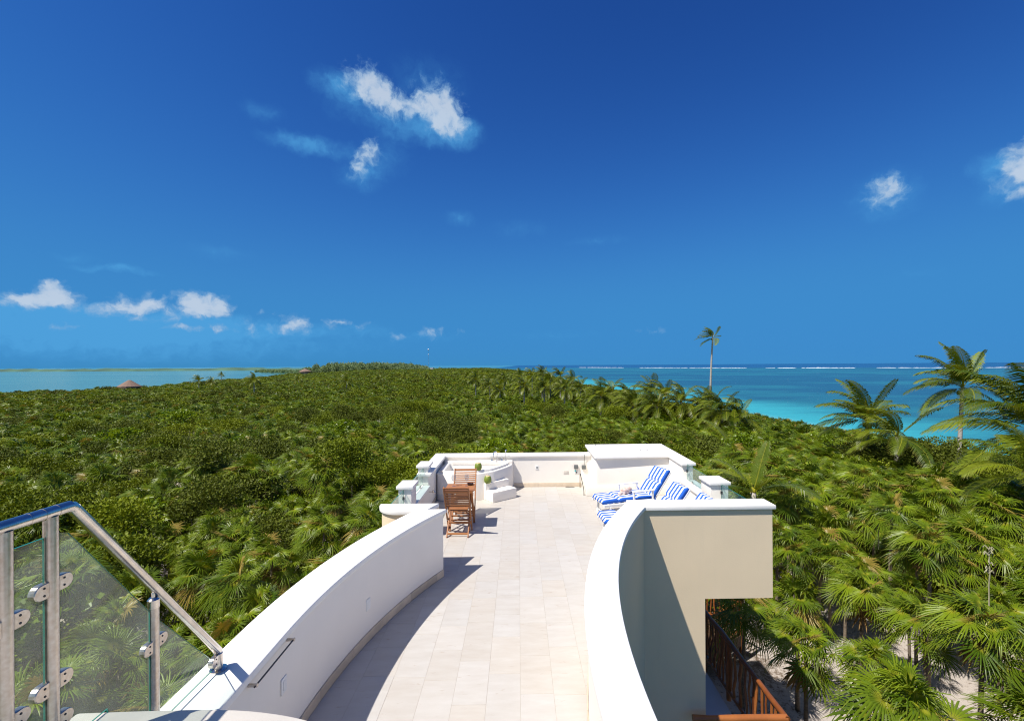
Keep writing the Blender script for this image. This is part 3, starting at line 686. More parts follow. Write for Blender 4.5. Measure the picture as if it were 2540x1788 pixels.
tube('rod', [(.05, -.02, 0), (.05, .54, 0)], .006, DARKM, t, 8)
plate('wall_outlet', 'white outlet on the left curved wall near its middle', 'outlet', (LC[0] - math.sqrt(6.57 ** 2 - (5.1 - LC[1]) ** 2), 5.1, .40), .08, .12, axis='x').rotation_euler = (0, 0, R(-14))
plate('wall_outlet', 'white outlet on the left curved wall below the towel bar', 'outlet', (-1.834, 3.62, .54), .08, .12, axis='x')

# landing where the photograph is taken, and its glass railing
front = [(-2.19, 2.33), (-1.85, 2.338), (-1.55, 2.338), (-1.30, 2.318), (-1.03, 2.255), (-.75, 2.13), (-.5, 1.96), (-.3, 1.75), (-.15, 1.45), (-.1, 1.1)]
ed = [(v.x, v.y) for v in catmull(front, 5)]
p = thing('landing', 'pale stone landing with curved edge at the lower left corner', 'landing')
prism('landing_slab', ed + [(-.1, -.9), (-2.19, -.9)], 1.22, 1.30, STONE, p, .014)
prism('landing_wall', [(x * .985 - .02, y - .05) for x, y in ed] + [(-.15, -.85), (-1.80, -.85), (-1.80, 2.27)], .002, 1.22, WHITE, p)
GX = -2.05
t = thing('glass_railing', 'stainless steel stair railing with green glass panes at lower left', 'railing', (GX, 0, 0))
tube('handrail', [(0, -.6, 2.37), (0, 2.15, 2.37)], .026, STEEL, t, 20)
for yy in (1.62, 1.97, 2.03, 2.09): lathe('rail_joint', [(.0275, -.004), (.0275, .004)], STEEL, t, 20).matrix_basis = Matrix.Translation((0, yy, 2.37)) @ Matrix.Rotation(R(90), 4, 'X')
tube('handrail', [(0, 2.17, 2.355), (0, 3.185, 1.075)], .026, STEEL, t, 20)
tube('elbow', [(0, 2.13, 2.37), (0, 2.16, 2.365), (0, 2.19, 2.33)], .0255, STEEL, t, 20)
def post(y, z0, z1, cap=False):
    o = tube('post', [(0, y, z0), (0, y, z1)], .0265, RUSTY, t, 20)
    if cap:
        lathe('post_cap', [(.029, 0), (.029, .045), (.02, .055)], STEEL, t, 20, (0, y, z1 - .04))
        tube('bracket', [(0, y, z1), (0, y, z1 + .05), (0, y + .012, z1 + .075)], .010, STEEL, t, 8)
    return o
post(1.88, 1.30, 2.352); post(2.064, 1.30, 2.352); post(.9, 1.30, 2.352)
post(2.63, .95, 1.70, True); post(3.185, .95, 1.06)
for y, z in ((2.63, .95), (3.185, .95), (2.064, 1.30), (1.88, 1.30)): lathe('flange', [(.052, 0), (.052, .008), (.03, .014)], STEEL, t, 24, (0, y, z))
def pane(pts):
    bm = bmesh.new(); n = len(pts)
    a = [bm.verts.new((-.0045, y, z)) for y, z in pts]; b = [bm.verts.new((.0045, y, z)) for y, z in pts]
    bm.faces.new(a[::-1]); bm.faces.new(b)
    for i in range(n): bm.faces.new((a[i], a[(i + 1) % n], b[(i + 1) % n], b[i]))
    o = from_bm('glass_pane', bm, GLASS, t); two_tone(o, lambda n_, c: abs(n_.x) < .5, GEDGE)
def slope(y, d): return 2.355 - (y - 2.17) * 1.261 - d
pane([(.95, 1.36), (1.845, 1.36), (1.845, 2.27), (.95, 2.27)])
pane([(1.912, 1.36), (2.032, 1.36), (2.032, 2.27), (1.912, 2.27)])
pane([(2.098, 1.312), (2.337, 1.312), (2.337, .985), (2.60, .985), (2.60, slope(2.60, .16)), (2.14, 2.255), (2.098, 2.27)])
pane([(2.662, .985), (3.15, .985), (3.15, slope(3.15, .10)), (2.662, slope(2.662, .16))])
def clamp(y, z, s):
    bm = bmesh.new(); P = [(0, -.034), (0, .034)] + [(.030 + .034 * math.sin(q), .034 * math.cos(q)) for q in np.linspace(.1, math.pi - .1, 9)]
    a = [bm.verts.new((-.016, y + s * u, z + v)) for u, v in P]; b = [bm.verts.new((.016, y + s * u, z + v)) for u, v in P]; n = len(P)
    bm.faces.new(a); bm.faces.new(b[::-1])
    for i in range(n): bm.faces.new((a[i], b[i], b[(i + 1) % n], a[(i + 1) % n]))
    bmesh.ops.recalc_face_normals(bm, faces=bm.faces); bevel(bm, .003, 1, 50)
    o = from_bm('glass_clamp', bm, RUSTY, t)
    for dz in (-.016, .016):
        s_ = lathe('screw', [(.005, 0), (.005, .0175), (.0035, .019)], DARKM, o, 8); s_.matrix_basis = Matrix.Translation((0, y + s * .022, z + dz)) @ Matrix.Rotation(R(90), 4, 'Y')
for z in (2.05, 1.62, 1.44): clamp(2.086, z, 1); clamp(2.042, z - .008, -1)
for z in (1.98, 1.58): clamp(1.902, z, 1); clamp(1.858, z - .008, -1)
clamp(2.652, 1.46, 1); clamp(2.608, 1.45, -1); clamp(3.163, 1.03, -1)

# ------------------------------------------------------------------ lower wooden balcony and the deck beyond
def stick(name, a, b, rad, parent, wob=.012, n=6, mat=STICK, seg=7):
    a, b = Vector(a), Vector(b); P = []; Rr = []
    for i in range(n):
        t_ = i / (n - 1); q = a.lerp(b, t_)
        if 0 < i < n - 1: q += Vector((rnd.uniform(-1, 1), rnd.uniform(-1, 1), rnd.uniform(-.3, .3))) * wob
        P.append(q); Rr.append(rad * rnd.uniform(.82, 1.15))
    return tube(name, P, Rr, mat, parent, seg)
t = thing('balcony', 'lower balcony with grey floor and rustic stick railing under the overhang', 'balcony')
box('floor_slab', 2.70, 3.60, 6.48, 12.0, -3.12, -2.95, SLAB, t, .01)
RX, RZ = 3.76, -2.0
stick('top_rail', (RX, 6.46, RZ), (RX, 12.0, RZ), .043, t, .012, 14, seg=10)
stick('top_rail', (2.45, 6.55, RZ - .03), (RX + .01, 6.50, RZ - .01), .046, t, .006, 6, seg=10)
stick('bottom_rail', (RX - .02, 6.5, RZ - .86), (RX - .02, 12.0, RZ - .86), .035, t, .012, 12)
stick('bottom_rail', (2.55, 6.53, RZ - .86), (RX, 6.53, RZ - .86), .035, t, .006)
for yy in (6.52, 8.3, 10.1, 11.9): stick('post', (RX, yy, RZ), (RX, yy, -3.05), .05, t, .006, 5, seg=9)
yy = 6.62
while yy < 11.9:
    j = rnd.uniform(-.05, .05); stick('baluster', (RX + rnd.uniform(-.015, .015), yy, RZ), (RX - .01 + rnd.uniform(-.02, .02), yy + j, RZ - .88), rnd.uniform(.016, .026), t, .022, 6); yy += rnd.uniform(.10, .17)
xx = 2.62
while xx < 3.7:
    stick('baluster', (xx, 6.53, RZ), (xx + rnd.uniform(-.04, .04), 6.53, RZ - .88), rnd.uniform(.018, .028), t, .02, 6); xx += rnd.uniform(.12, .2)
for (x_, y_) in ((3.55, 6.62), (3.55, 11.8)): stick('column', (x_, y_, -3.12), (x_, y_, GZ - .1), .07, t, .01, 6, seg=9)
t = thing('wooden_deck', 'raised dark wooden deck with stick railing among the palms', 'deck', (7.0, 14.7, 0), R(32))
for k in range(14): box('plank', -3.6, .02, -.05 + k * .145, .085 + k * .145, -5.66, -5.61, DECKW, t, .004)
box('beam', -3.6, .06, -.10, -.055, -5.95, -5.60, DECKW, t); box('beam', .03, .08, -.10, 2.0, -5.95, -5.60, DECKW, t)
for a, b in (((-3.5, -.04, -4.6), (0, -.04, -4.6)), ((0, -.04, -4.6), (0, 1.95, -4.6)), ((-3.5, 1.95, -4.6), (0, 1.95, -4.6)), ((-3.5, -.04, -5.45), (0, -.04, -5.45)), ((0, -.04, -5.45), (0, 1.95, -5.45)), ((-3.5, 1.95, -5.45), (0, 1.95, -5.45))):
    stick('rail', a, b, .045, t, .012, 7, seg=8)
for k in range(24):
    x_ = -3.4 + k * .145; stick('baluster', (x_, -.04, -4.6), (x_ + rnd.uniform(-.05, .05), -.04, -5.5), rnd.uniform(.018, .03), t, .03, 5)
    stick('baluster', (x_, 1.95, -4.6), (x_ + rnd.uniform(-.05, .05), 1.95, -5.5), rnd.uniform(.018, .03), t, .03, 5)
for k in range(12): stick('baluster', (0, .1 + k * .155, -4.6), (0, .1 + k * .155 + rnd.uniform(-.04, .04), -5.5), rnd.uniform(.018, .03), t, .03, 5)
for (x_, y_) in ((0, -.05), (0, 1.95), (-1.8, -.05), (-3.5, -.05), (-3.5, 1.95)): stick('post', (x_, y_, -4.55), (x_, y_, GZ - .3), .055, t, .02, 7, seg=9)

# ================================================================== FURNITURE
def make_chair(label, loc, rz):
    t = thing('folding_chair', label, 'chair', loc, rz, 'folding chairs at the small table')
    def py(z): return -.13 + (.91 - z) * .56
    for s in (-1, 1):
        bar('back_post', (s * .213, py(0), .004), (s * .213, -.13, .91), .022, .040, TEAK, t, up=(0, 1, 0))
        bar('leg', (s * .185, 0.0, .004), (s * .185, .44, .445), .022, .036, TEAK, t, up=(0, 1, 0))
        bar('seat_rail', (s * .160, .06, .435), (s * .160, .455, .435), .020, .028, TEAK, t)
    for k in range(10):
        z = .525 + k * .0345; bar('back_slat', (-.203, py(z), z), (.203, py(z), z), .013, .024, TEAK, t, up=(0, -.49, .87), bv=.002)
    bar('top_rail', (-.203, py(.885), .885), (.203, py(.885), .885), .018, .045, TEAK, t, up=(0, -.49, .87))
    for k in range(8): y = .085 + k * .0485; bar('seat_slat', (-.172, y, .456), (.172, y, .456), .042, .012, TEAK, t, bv=.002)
    bar('stretcher', (-.185, .045, .055), (.185, .045, .055), .018, .034, TEAK, t); bar('stretcher', (-.185, .19, .205), (.185, .19, .205), .018, .030, TEAK, t)
    bar('stretcher', (-.213, py(.17), .17), (.213, py(.17), .17), .018, .034, TEAK, t)
    for s in (-1, 1): lathe('pivot_bolt', [(.009, 0), (.009, .032)], STEEL, t, 8).matrix_basis = Matrix.Translation((s * .2 - .016, .225, .235)) @ Matrix.Rotation(R(90), 4, 'Y')
    return t
make_chair('brown wooden folding chair with its slatted back to the camera', (-1.085, 8.11, 0), R(-1))
make_chair('brown wooden folding chair on the far side of the table by the tub', (-1.085, 9.33, 0), R(181))
t = thing('folding_table', 'small square wooden folding table between the two chairs', 'table', (-1.09, 8.655, 0))
for k in range(8): bar('top_slat', (-.27, -.215 + k * .0615, .735), (.27, -.215 + k * .0615, .735), .058, .018, TEAK, t)
for s in (-1, 1):
    bar('top_batten', (s * .2, -.23, .712), (s * .2, .23, .712), .03, .028, TEAK, t)
    bar('leg', (s * .225, -.22, .70), (s * .225, .23, .004), .022, .036, TEAK, t, up=(1, 0, 0)); bar('leg', (s * .175, .22, .70), (s * .175, -.23, .004), .022, .036, TEAK, t, up=(1, 0, 0))
bar('apron', (-.25, -.235, .712), (.25, -.235, .712), .018, .045, TEAK, t)
bar('stretcher', (-.225, .12, .17), (.225, .12, .17), .018, .03, TEAK, t); bar('stretcher', (-.175, -.12, .17), (.175, -.12, .17), .018, .03, TEAK, t)
tag(lathe('ashtray', [(.03, 0), (.055, .012), (.06, .03), (.052, .03), (.045, .014), (.002, .012)], material('dark_bowl', (.05, .02, .012), .4), None, 20), 'small dark wooden bowl on the folding table', 'bowl').location = (-.925, 8.80, .7445)
GP = [(.036, 0), (.036, .003), (.008, .008), (.0045, .02), (.0045, .085), (.012, .095), (.034, .115), (.043, .145), (.042, .175), (.034, .215), (.0325, .215), (.040, .175), (.041, .145), (.032, .117), (.010, .098), (.001, .097)]
for lab, x_, y_ in (('empty wine glass on the table, left of two', -1.225, 8.72), ('empty wine glass on the table, right of two', -.985, 8.74)):
    tag(lathe('wine_glass', GP, CLEAR, None, 24), lab, 'wine glass', 'wine glasses on the table').location = (x_, y_, .7445)
def coconut(label, loc, rz):
    t = thing('coconut', label, 'coconut', loc, rz, 'green drinking coconuts')
    lathe('husk', [(.045, 0), (.066, .012), (.080, .045), (.084, .075), (.078, .115), (.064, .148), (.050, .160)], COCO, t, 20)
    lathe('cut_top', [(.050, .158), (.040, .166), (.018, .170), (.016, .158)], COCOTOP, t, 16)
    tube('straw', [(.0, 0, .12), (.012, .004, .20), (.018, .006, .225)], .0035, STRAW, t, 6)
coconut('green drinking coconut standing on the rim of the hot tub', (-.92, 10.47, TZ + .046), .3)
coconut('green drinking coconut with straw on the upper tub step', (-.70, 10.40, .37), 1.2)

def cushion(parent):
    W_ = .52; per = W_ / 4.5; path = []
    n = 46; Ls = 1.12; Lb = .66; ang = R(54); th = .075
    V, F, A = [], [], []; prof = [(-1, -.5), (-1, .15), (-.94, .45), (-.8, .5), (-.66, .5), (-.52, .5), (-.38, .5), (-.24, .5), (-.1, .5), (.04, .5), (.18, .5), (.32, .5), (.46, .5), (.6, .5), (.74, .5), (.86, .5), (.95, .42), (1, .15), (1, -.5)]
    m = len(prof); tot = Ls + Lb
    for i in range(n):
        s = tot * i / (n - 1)
        def pos(s):
            if s < Ls - .06: return Vector((s, 0, .02 * math.sin(s * 2.2))), 0.0
            if s > Ls + .06: q = s - Ls; return Vector((Ls + q * math.cos(ang), 0, .02 * math.sin(Ls * 2.2) + q * math.sin(ang))), ang
            f = (s - Ls + .06) / .12; a_, _ = pos(Ls - .0601); b_, _ = pos(Ls + .0601); c_ = Vector((Ls, 0, .02 * math.sin(Ls * 2.2)))
            return a_ * (1 - f) ** 2 + c_ * 2 * f * (1 - f) + b_ * f * f, ang * f
        c_, an = pos(s)
        pin = 1.0
        for tp in (.36, .74, Ls, Ls + .34): pin = min(pin, 1 - .45 * math.exp(-((s - tp) / .028) ** 2))
        end = min(1, .35 + min(s, tot - s) / .05)
        hh = th * pin * min(1, end)
        wx = W_ / 2 * (1 - .05 * (1 - min(1, min(s, tot - s) / .05)))
        for (u, v) in prof:
            zz = (v + .5) * hh; V.append((c_.x - math.sin(an) * zz, u * wx, c_.z + math.cos(an) * zz)); A.append((u * W_ / 2 + W_ / 2) / per)
    for i in range(n - 1):
        for k in range(m - 1): F.append((i * m + k, i * m + k + 1, (i + 1) * m + k + 1, (i + 1) * m + k))
        F.append((i * m + m - 1, i * m, (i + 1) * m, (i + 1) * m + m - 1))
    F.append(tuple(range(m))); F.append(tuple(range((n - 1) * m, n * m))[::-1])
    me = pyd('cushion', V, F); at = me.attributes.new('stripe', 'FLOAT', 'POINT'); at.data.foreach_set('value', A)
    o = link('cushion', me, STRIPE, parent, smooth=True); o.location = (0, 0, .30); return o
def make_lounger(label, loc, rz):
    t = thing('sun_lounger', label, 'sun lounger', loc, rz, 'striped sun loungers on the terrace')
    ang = R(54); hx = 1.12
    for s in (-1, 1):
        bar('side_rail', (.02, s * .275, .265), (1.36, s * .275, .265), .035, .055, PLASTIC, t)
        bar('back_rail', (hx, s * .245, .275), (hx + .68 * math.cos(ang), s * .245, .275 + .68 * math.sin(ang)), .035, .03, PLASTIC, t, up=(1, 0, 0))
        for lx in (.14, 1.22): bar('leg', (lx, s * .275, .0), (lx + .02, s * .275, .245), .05, .035, PLASTIC, t)
        bar('armrest', (.62, s * .315, .50), (1.10, s * .315, .515), .055, .024, PLASTIC, t, bv=.008); bar('arm_support', (.66, s * .312, .265), (.64, s * .312, .49), .045, .03, PLASTIC, t)
        bar('arm_support', (1.06, s * .312, .265), (1.06, s * .312, .50), .04, .03, PLASTIC, t)
    for k in range(9): bar('seat_slat', (.07 + k * .125, -.262, .288), (.07 + k * .125, .262, .288), .085, .012, PLASTIC, t)
    for k in range(5):
        q = .07 + k * .14; bar('back_slat', (hx + q * math.cos(ang), -.23, .288 + q * math.sin(ang)), (hx + q * math.cos(ang), .23, .288 + q * math.sin(ang)), .08, .012, PLASTIC, t, up=(-math.sin(ang), 0, math.cos(ang)))
    bar('stretcher', (.15, -.27, .06), (.15, .27, .06), .03, .03, PLASTIC, t)
    c = cushion(t)
    for s in (-1, 1):
        tube('tie', [(1.10, s * .27, .06), (1.09, s * .31, .10), (1.12, s * .325, .05), (1.10, s * .33, -.04)], .007, BLUE, c, 6); tube('tie', [(1.10, s * .27, .06), (1.06, s * .30, .13), (1.04, s * .32, .15)], .007, BLUE, c, 6)
    return t
make_lounger('blue and white striped sun lounger nearest the counter, with rolled towel on it', (1.545, 9.19, 0), R(15))
make_lounger('middle striped sun lounger, its foot end beside the curved coping', (1.42, 8.09, 0), R(5))
make_lounger('nearest striped sun lounger, mostly hidden behind the front parapet', (1.60, 7.45, 0), R(1))
t = thing('rolled_towel', 'rolled cream and red towel lying on the striped lounger cushion', 'towel', (2.17, 9.37, .385), R(48))
tube('roll', [(-.14, 0, .06), (-.1, .01, .066), (0, 0, .066), (.1, -.008, .066), (.14, 0, .06)], [.05, .062, .066, .062, .052], TOWEL, t, 16)
tube('fold', [(-.22, .05, .02), (-.12, .03, .05), (-.02, .05, .03)], [.03, .045, .03], TOWEL, t, 10)

# ================================================================== VEGETATION
class MB:
    def __init__(s): s.v, s.f, s.c, s.r = [], [], [], []
    def add(s, verts, faces, lc, lv):
        b = len(s.v); s.v += [tuple(q) for q in verts]; s.f += [tuple(b + i for i in q) for q in faces]; s.c += lc; s.r += [lv] * len(verts)
    def mesh(s, name, mat):
        me = pyd(name, s.v, s.f)
        for nm, d in (('lc', s.c), ('lv', s.r)):
            a = me.attributes.new(nm, 'FLOAT', 'POINT'); a.data.foreach_set('value', d)
        me.materials.append(mat); return me
WIND = Vector((-1, .15, 0))
def fan_leaf(mb, org, d, rad, nseg, rg, droop=.3, wind=.2, pet=0.0, lv=.5, crown=None):
    """one fan-shaped leaf: blade axis d, stalk from crown to org"""
    d = d.normalized(); up = Vector((0, 0, 1)); side = d.cross(up)
    if side.length < .15: side = Vector((rg.uniform(-1, 1), rg.uniform(-1, 1), 0))
    side.normalize(); nrm = side.cross(d).normalized(); ro = rg.uniform(-.65, .65); side, nrm = side * math.cos(ro) + nrm * math.sin(ro), nrm * math.cos(ro) - side * math.sin(ro)
    spread = R(rg.uniform(235, 300)); da = spread / nseg; cup = rg.uniform(.05, .25)
    if crown is not None:
        w = .011; q = side * w
        mid = crown.lerp(org, .5) + Vector((0, 0, .05))
        mb.add([crown - q, crown + q, mid - q, mid + q, org - q * .7, org + q * .7], [(0, 1, 3, 2), (2, 3, 5, 4)], [.12] * 6, lv)
    for k in range(nseg):
        ph = -spread / 2 + (k + .5) * da + rg.uniform(-.02, .02)
        L = rad * (.70 + .30 * math.cos(ph * .6)) * rg.uniform(.9, 1.06)
        e = d * math.cos(ph) + side * math.sin(ph); t_ = side * math.cos(ph) - d * math.sin(ph)
        dr = droop * rg.uniform(.5, 1.5); wi = wind * rg.uniform(.4, 1.4)
        V = [org + e * .02]; C = [0.0]
        for fr, wd in ((.36, 1.0), (.72, .80)):
            r_ = L * fr; hw = .5 * da * L * .36 * wd * .98
            cpt = org + e * r_ + nrm * (cup * r_ * .6) + Vector((0, 0, -1)) * (dr * L * fr ** 2.6) + WIND * (wi * L * fr ** 2.2)
            V += [cpt - t_ * hw - nrm * hw * .35, cpt + nrm * hw * .25, cpt + t_ * hw - nrm * hw * .35]; C += [fr] * 3
        V.append(org + e * L * .97 + nrm * (cup * L * .6) - Vector((0, 0, 1)) * (dr * L) + WIND * (wi * L)); C.append(1.0)
        mb.add(V, [(0, 1, 2), (0, 2, 3), (1, 4, 5, 2), (2, 5, 6, 3), (4, 7, 5), (5, 7, 6)], C, lv)
def leaf_dirs(n, rg):
    out = []
    for i in range(n):
        a = i * 2.39996 + rg.uniform(-.3, .3); f = (i + .5) / n
        e = R(84 - 108 * f + rg.uniform(-16, 16)); out.append((a, e, f))
    return out
def thatch_crown(seed, nleaf=24, nseg=28, rad=.60, split=False):
    rg = random.Random(seed); mb = MB(); top = Vector((0, 0, 0)); parts = []
    for a, e, f in leaf_dirs(nleaf, rg):
        d = Vector((math.cos(a) * math.cos(e), math.sin(a) * math.cos(e), math.sin(e))) + WIND * .22; d.normalize()
        pl = rg.uniform(.45, .75) * (.7 + .4 * f); org = top + d * pl - Vector((0, 0, .10 * f))
        bd = (d + Vector((rg.uniform(-.3, .3), rg.uniform(-.3, .3), rg.uniform(-.75, -.05) - .2 * f))).normalized()
        if split: mb = MB(); parts.append(mb)
        fan_leaf(mb, org, bd, rad * rg.uniform(.78, 1.15), nseg, rg, droop=rg.uniform(.10, .70), wind=rg.uniform(.05, .34), lv=min(.88, rg.random()) if rg.random() > .05 else .96, crown=top)
    if split: return [q.mesh('frond', FAN) for q in parts]
    return mb.mesh('thatch_crown', FAN)
def dead_skirt(seed):
    rg = random.Random(seed); mb = MB()
    for k in range(5):
        a = rg.uniform(0, 6.28); d = Vector((math.cos(a) * .45, math.sin(a) * .45, -.9)).normalized(); org = d * rg.uniform(.25, .5) + Vector((0, 0, -.1))
        fan_leaf(mb, org, d, .5, 10, rg, droop=.25, wind=.05, lv=rg.random(), crown=Vector((0, 0, -.05)))
    return mb.mesh('dead_fronds', DEADF)
def trunk_mesh(name, h, r0, r1, mat, bend=(0, 0), n=7, seg=8):
    bm = bmesh.new(); P = [(bend[0] * (i / (n - 1)) ** 2, bend[1] * (i / (n - 1)) ** 2, h * i / (n - 1)) for i in range(n)]
    tube_bm(bm, P, [r0 + (r1 - r0) * i / (n - 1) for i in range(n)], seg)
    me = bpy.data.meshes.new(name); bm.to_mesh(me); bm.free(); me.materials.append(mat); me.shade_smooth(); return me
def bush_mesh(seed, nl=2200, rx=1.5, rz=1.1, leaf=.085, mat=None, asp=.5, lumps=13):
    rg = random.Random(seed); mb = MB(); L = []
    for k in range(lumps):
        a = rg.uniform(0, 6.28); q = rg.uniform(0, .72) * rx
        L.append((Vector((math.cos(a) * q, math.sin(a) * q, rz * (1.0 - (q / rx) ** 2 * .8) * rg.uniform(.65, 1.05))), rx * rg.uniform(.28, .48)))
    for i in range(nl):
        c, r_ = L[rg.randrange(lumps)]
        n_ = Vector((rg.gauss(0, 1), rg.gauss(0, 1), rg.gauss(.45, 1))).normalized()
        p_ = c + Vector((n_.x, n_.y, n_.z * .8)) * r_ * rg.uniform(.72, 1.06) ** .8
        ax = (n_ * .5 + Vector((rg.uniform(-1, 1), rg.uniform(-1, 1), rg.uniform(-.4, 1)))).normalized()
        sd = ax.cross(Vector((rg.gauss(0, 1), rg.gauss(0, 1), rg.gauss(0, 1)))).normalized()
        s = leaf * rg.uniform(.7, 1.35)
        mb.add([p_, p_ + ax * s * .5 + sd * s * asp * .5, p_ + ax * s, p_ + ax * s * .5 - sd * s * asp * .5], [(0, 1, 2, 3)], [.4, .5, .7, .5], rg.random())
    return mb.mesh('bush_crown', mat)
def coco_frond(mb, org, a, e, L, rg, nl=46, wind=.5, lv=.5, sag=1.0):
    """feather leaf: rachis curving under its weight and the sea wind, leaflets on both sides"""
    d = Vector((math.cos(a) * math.cos(e), math.sin(a) * math.cos(e), math.sin(e))); p_ = org.copy(); n = 14; P = [p_.copy()]; D = []
    for i in range(n):
        f = i / n; d = (d + Vector((0, 0, -1)) * (.085 * sag * (.6 + f)) + WIND * (wind * .085)).normalized(); D.append(d.copy()); p_ = p_ + d * (L / n); P.append(p_.copy())
    D.append(d)
    for i in range(n):
        s_ = D[i].cross(Vector((0, 0, 1)))
        s_ = s_.normalized() if s_.length > .05 else Vector((1, 0, 0)); w0, w1 = .035 * (1 - i / n) + .006, .035 * (1 - (i + 1) / n) + .006
        mb.add([P[i] - s_ * w0, P[i] + s_ * w0, P[i + 1] + s_ * w1, P[i + 1] - s_ * w1], [(0, 1, 2, 3)], [.05] * 4, .95)
    for k in range(nl):
        f = .14 + .86 * (k + .5) / nl; i = min(n - 1, int(f * n)); q = f * n - i; c = P[i].lerp(P[i + 1], q); dd = D[i]
        s_ = dd.cross(Vector((0, 0, 1))); s_ = s_.normalized() if s_.length > .05 else Vector((1, 0, 0)); nn = s_.cross(dd)
        ll = .95 * L / 3.6 * (math.sin(math.pi * min(1, .12 + f * .86)) ** .6) * rg.uniform(.85, 1.1) + .05
        for sg in (-1, 1):
            v0 = (s_ * sg + dd * .75 + nn * .25).normalized(); g = rg.uniform(.55, 1.0)
            m_ = c + v0 * ll * .5 + Vector((0, 0, -.10 * ll * g)) + WIND * (.10 * ll * wind); e_ = c + v0 * ll * .85 + Vector((0, 0, -.55 * ll * g)) + WIND * (.40 * ll * wind)
            w = dd * (.030 * L / 3.6 + .004)
            mb.add([c - w * .6, c + w * .6, m_ + w, m_ - w, e_], [(0, 1, 2, 3), (3, 2, 4)], [.22, .22, .55, .55, 1.0], lv)
def coco_dirs(n, rg):
    return [(i * 2.39996 + rg.uniform(-.25, .25), R(86 - 96 * ((i + .5) / n) + rg.uniform(-8, 8))) for i in range(n)]
def coco_crown(seed, n=26, L=3.3, nl=36, wind=.7):
    rg = random.Random(seed); mb = MB()
    for a, e in coco_dirs(n, rg): coco_frond(mb, Vector((0, 0, 0)), a, e, L * rg.uniform(.85, 1.1), rg, nl, wind * rg.uniform(.7, 1.3), min(.9, rg.random()), rg.uniform(1.0, 1.8))
    return mb.mesh('coconut_crown', COCOL)

NEARC = [thatch_crown(100 + i) for i in range(8)]
MIDC = [thatch_crown(200 + i, 18, 15, .66) for i in range(6)]
SPLIT = [thatch_crown(100 + i, split=True) for i in range(8)]
DEAD = [dead_skirt(300 + i) for i in range(3)]
BUSHES = [bush_mesh(400 + i, 3600, 1.5, 1.25, .095, BUSH if i < 2 else BUSHD, lumps=15) for i in range(4)]
BROAD = [bush_mesh(450 + i, 1500, 1.4, 1.1, .13, BUSHL, .75) for i in range(2)]
FARB = [bush_mesh(500 + i, 700, 1.6, 1.2, .20, BUSH if i < 2 else BUSHD, .7) for i in range(3)]
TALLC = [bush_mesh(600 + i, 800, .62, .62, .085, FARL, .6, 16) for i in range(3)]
COCOC = [coco_crown(700 + i) for i in range(4)]
TRUNKS = [trunk_mesh('trunk', h, .06, .042, BARK, (rnd.uniform(-.15, .15), rnd.uniform(-.15, .15))) for h in (3.1, 3.5, 3.9, 4.3)]
TH = (3.1, 3.5, 3.9, 4.3)
def stems_mesh(seed):
    rg = random.Random(seed); bm = bmesh.new()
    for k in range(6):
        a = rg.uniform(0, 6.28); q = rg.uniform(.3, 1.0); tube_bm(bm, [(0, 0, 0), (q * .35 * math.cos(a), q * .35 * math.sin(a), 1.0), (q * math.cos(a), q * math.sin(a), 2.3 + rg.uniform(0, .5))], [.05, .035, .012], 5)
    me = bpy.data.meshes.new('stems'); bm.to_mesh(me); bm.free(); me.materials.append(BARK); return me
STEMS = [stems_mesh(i) for i in range(3)]

CMi = CM.inverted()
def project(x, y, z):
    v = CMi @ Vector((x, y, z - CAMZ))
    if v.z > -.3: return None
    return 1306 + 1150 * v.x / -v.z, 906 - 1150 * v.y / -v.z
def blocked(x, y, m=1.35):
    if -2.35 - m < x < 3.0 + m and 6.3 - m < y < 12.5 + m: return True
    if -2.35 - m < x < 1.8 + m and -3 < y < 7: return True
    if 2.5 < x < 4.0 + m * .9 and 5.6 < y < 12.6: return True
    # deck footprint
    u = Vector((x - 7.0, y - 14.7)); u.rotate(Matrix.Rotation(-R(32), 2)) 
    if -4.2 < u.x < .5 and -.6 < u.y < 2.5: return True
    return False
cand = []      # (kind, x, y, dist)
rg = random.Random(21)
bands = [(0, 42, 1.27, 1.0), (42, 95, 1.55, 1.02), (95, 210, 2.25, 1.3), (210, 640, 4.6, 2.2)]
for d0, d1, cell, sc_ in bands:
    ymin, ymax = (-14 if d0 == 0 else 0), d1
    ny = int((ymax - ymin) / cell)
    for j in range(ny):
        y0 = ymin + j * cell
        xl = max(-260, -1.35 * max(y0, 0) - 16); xr = min(60, 1.35 * max(y0, 0) + 16)
        for i in range(int((xr - xl) / cell)):
            x = xl + (i + rg.random()) * cell; y = y0 + rg.random() * cell; d = math.hypot(x, y)
            if not d0 <= d < d1: continue
            a, b = interp(SHORE_L, y), interp(SHORE_R, y)
            if x < a + 2.5 or x > b - (6 if y > 60 else 8): continue
            if blocked(x, y): continue
            nz = noise.noise(Vector((x * .11, y * .085, 3.3))) + .5 * noise.noise(Vector((x * .3, y * .3, 8)))
            thr = (-.12 if d > 13 else .1) if x < -3 else .06 if y > 22 else .34
            if x > b - 18: thr = -.1
            if d0 >= 95: thr -= .12
            sandy = 3.5 < x < 15 and 3 < y < 17
            if sandy and (rg.random() < .16 or nz > thr): continue
            kind = 'bush' if nz > thr else 'palm'
            if kind == 'bush' and rg.random() < .34: kind = 'palm'
            if kind == 'bush' and d0 < 95 and rg.random() < .55: continue
            if kind == 'bush' and d < 95 and rg.random() < .16: kind = 'broad'
            cand.append([kind, x, y, d, sc_])
for x, y in ((6.05, 9.75), (6.95, 7.8), (9.4, 9.35), (9.7, 10.9), (8.2, 10.6), (11.2, 10.2), (7.6, 12.6), (5.9, 12.2), (12.4, 8.6)):
    cand = [c for c in cand if math.hypot(c[1] - x, c[2] - y) > 1.35]; cand.append(['palm', x, y, math.hypot(x, y), 1.0])
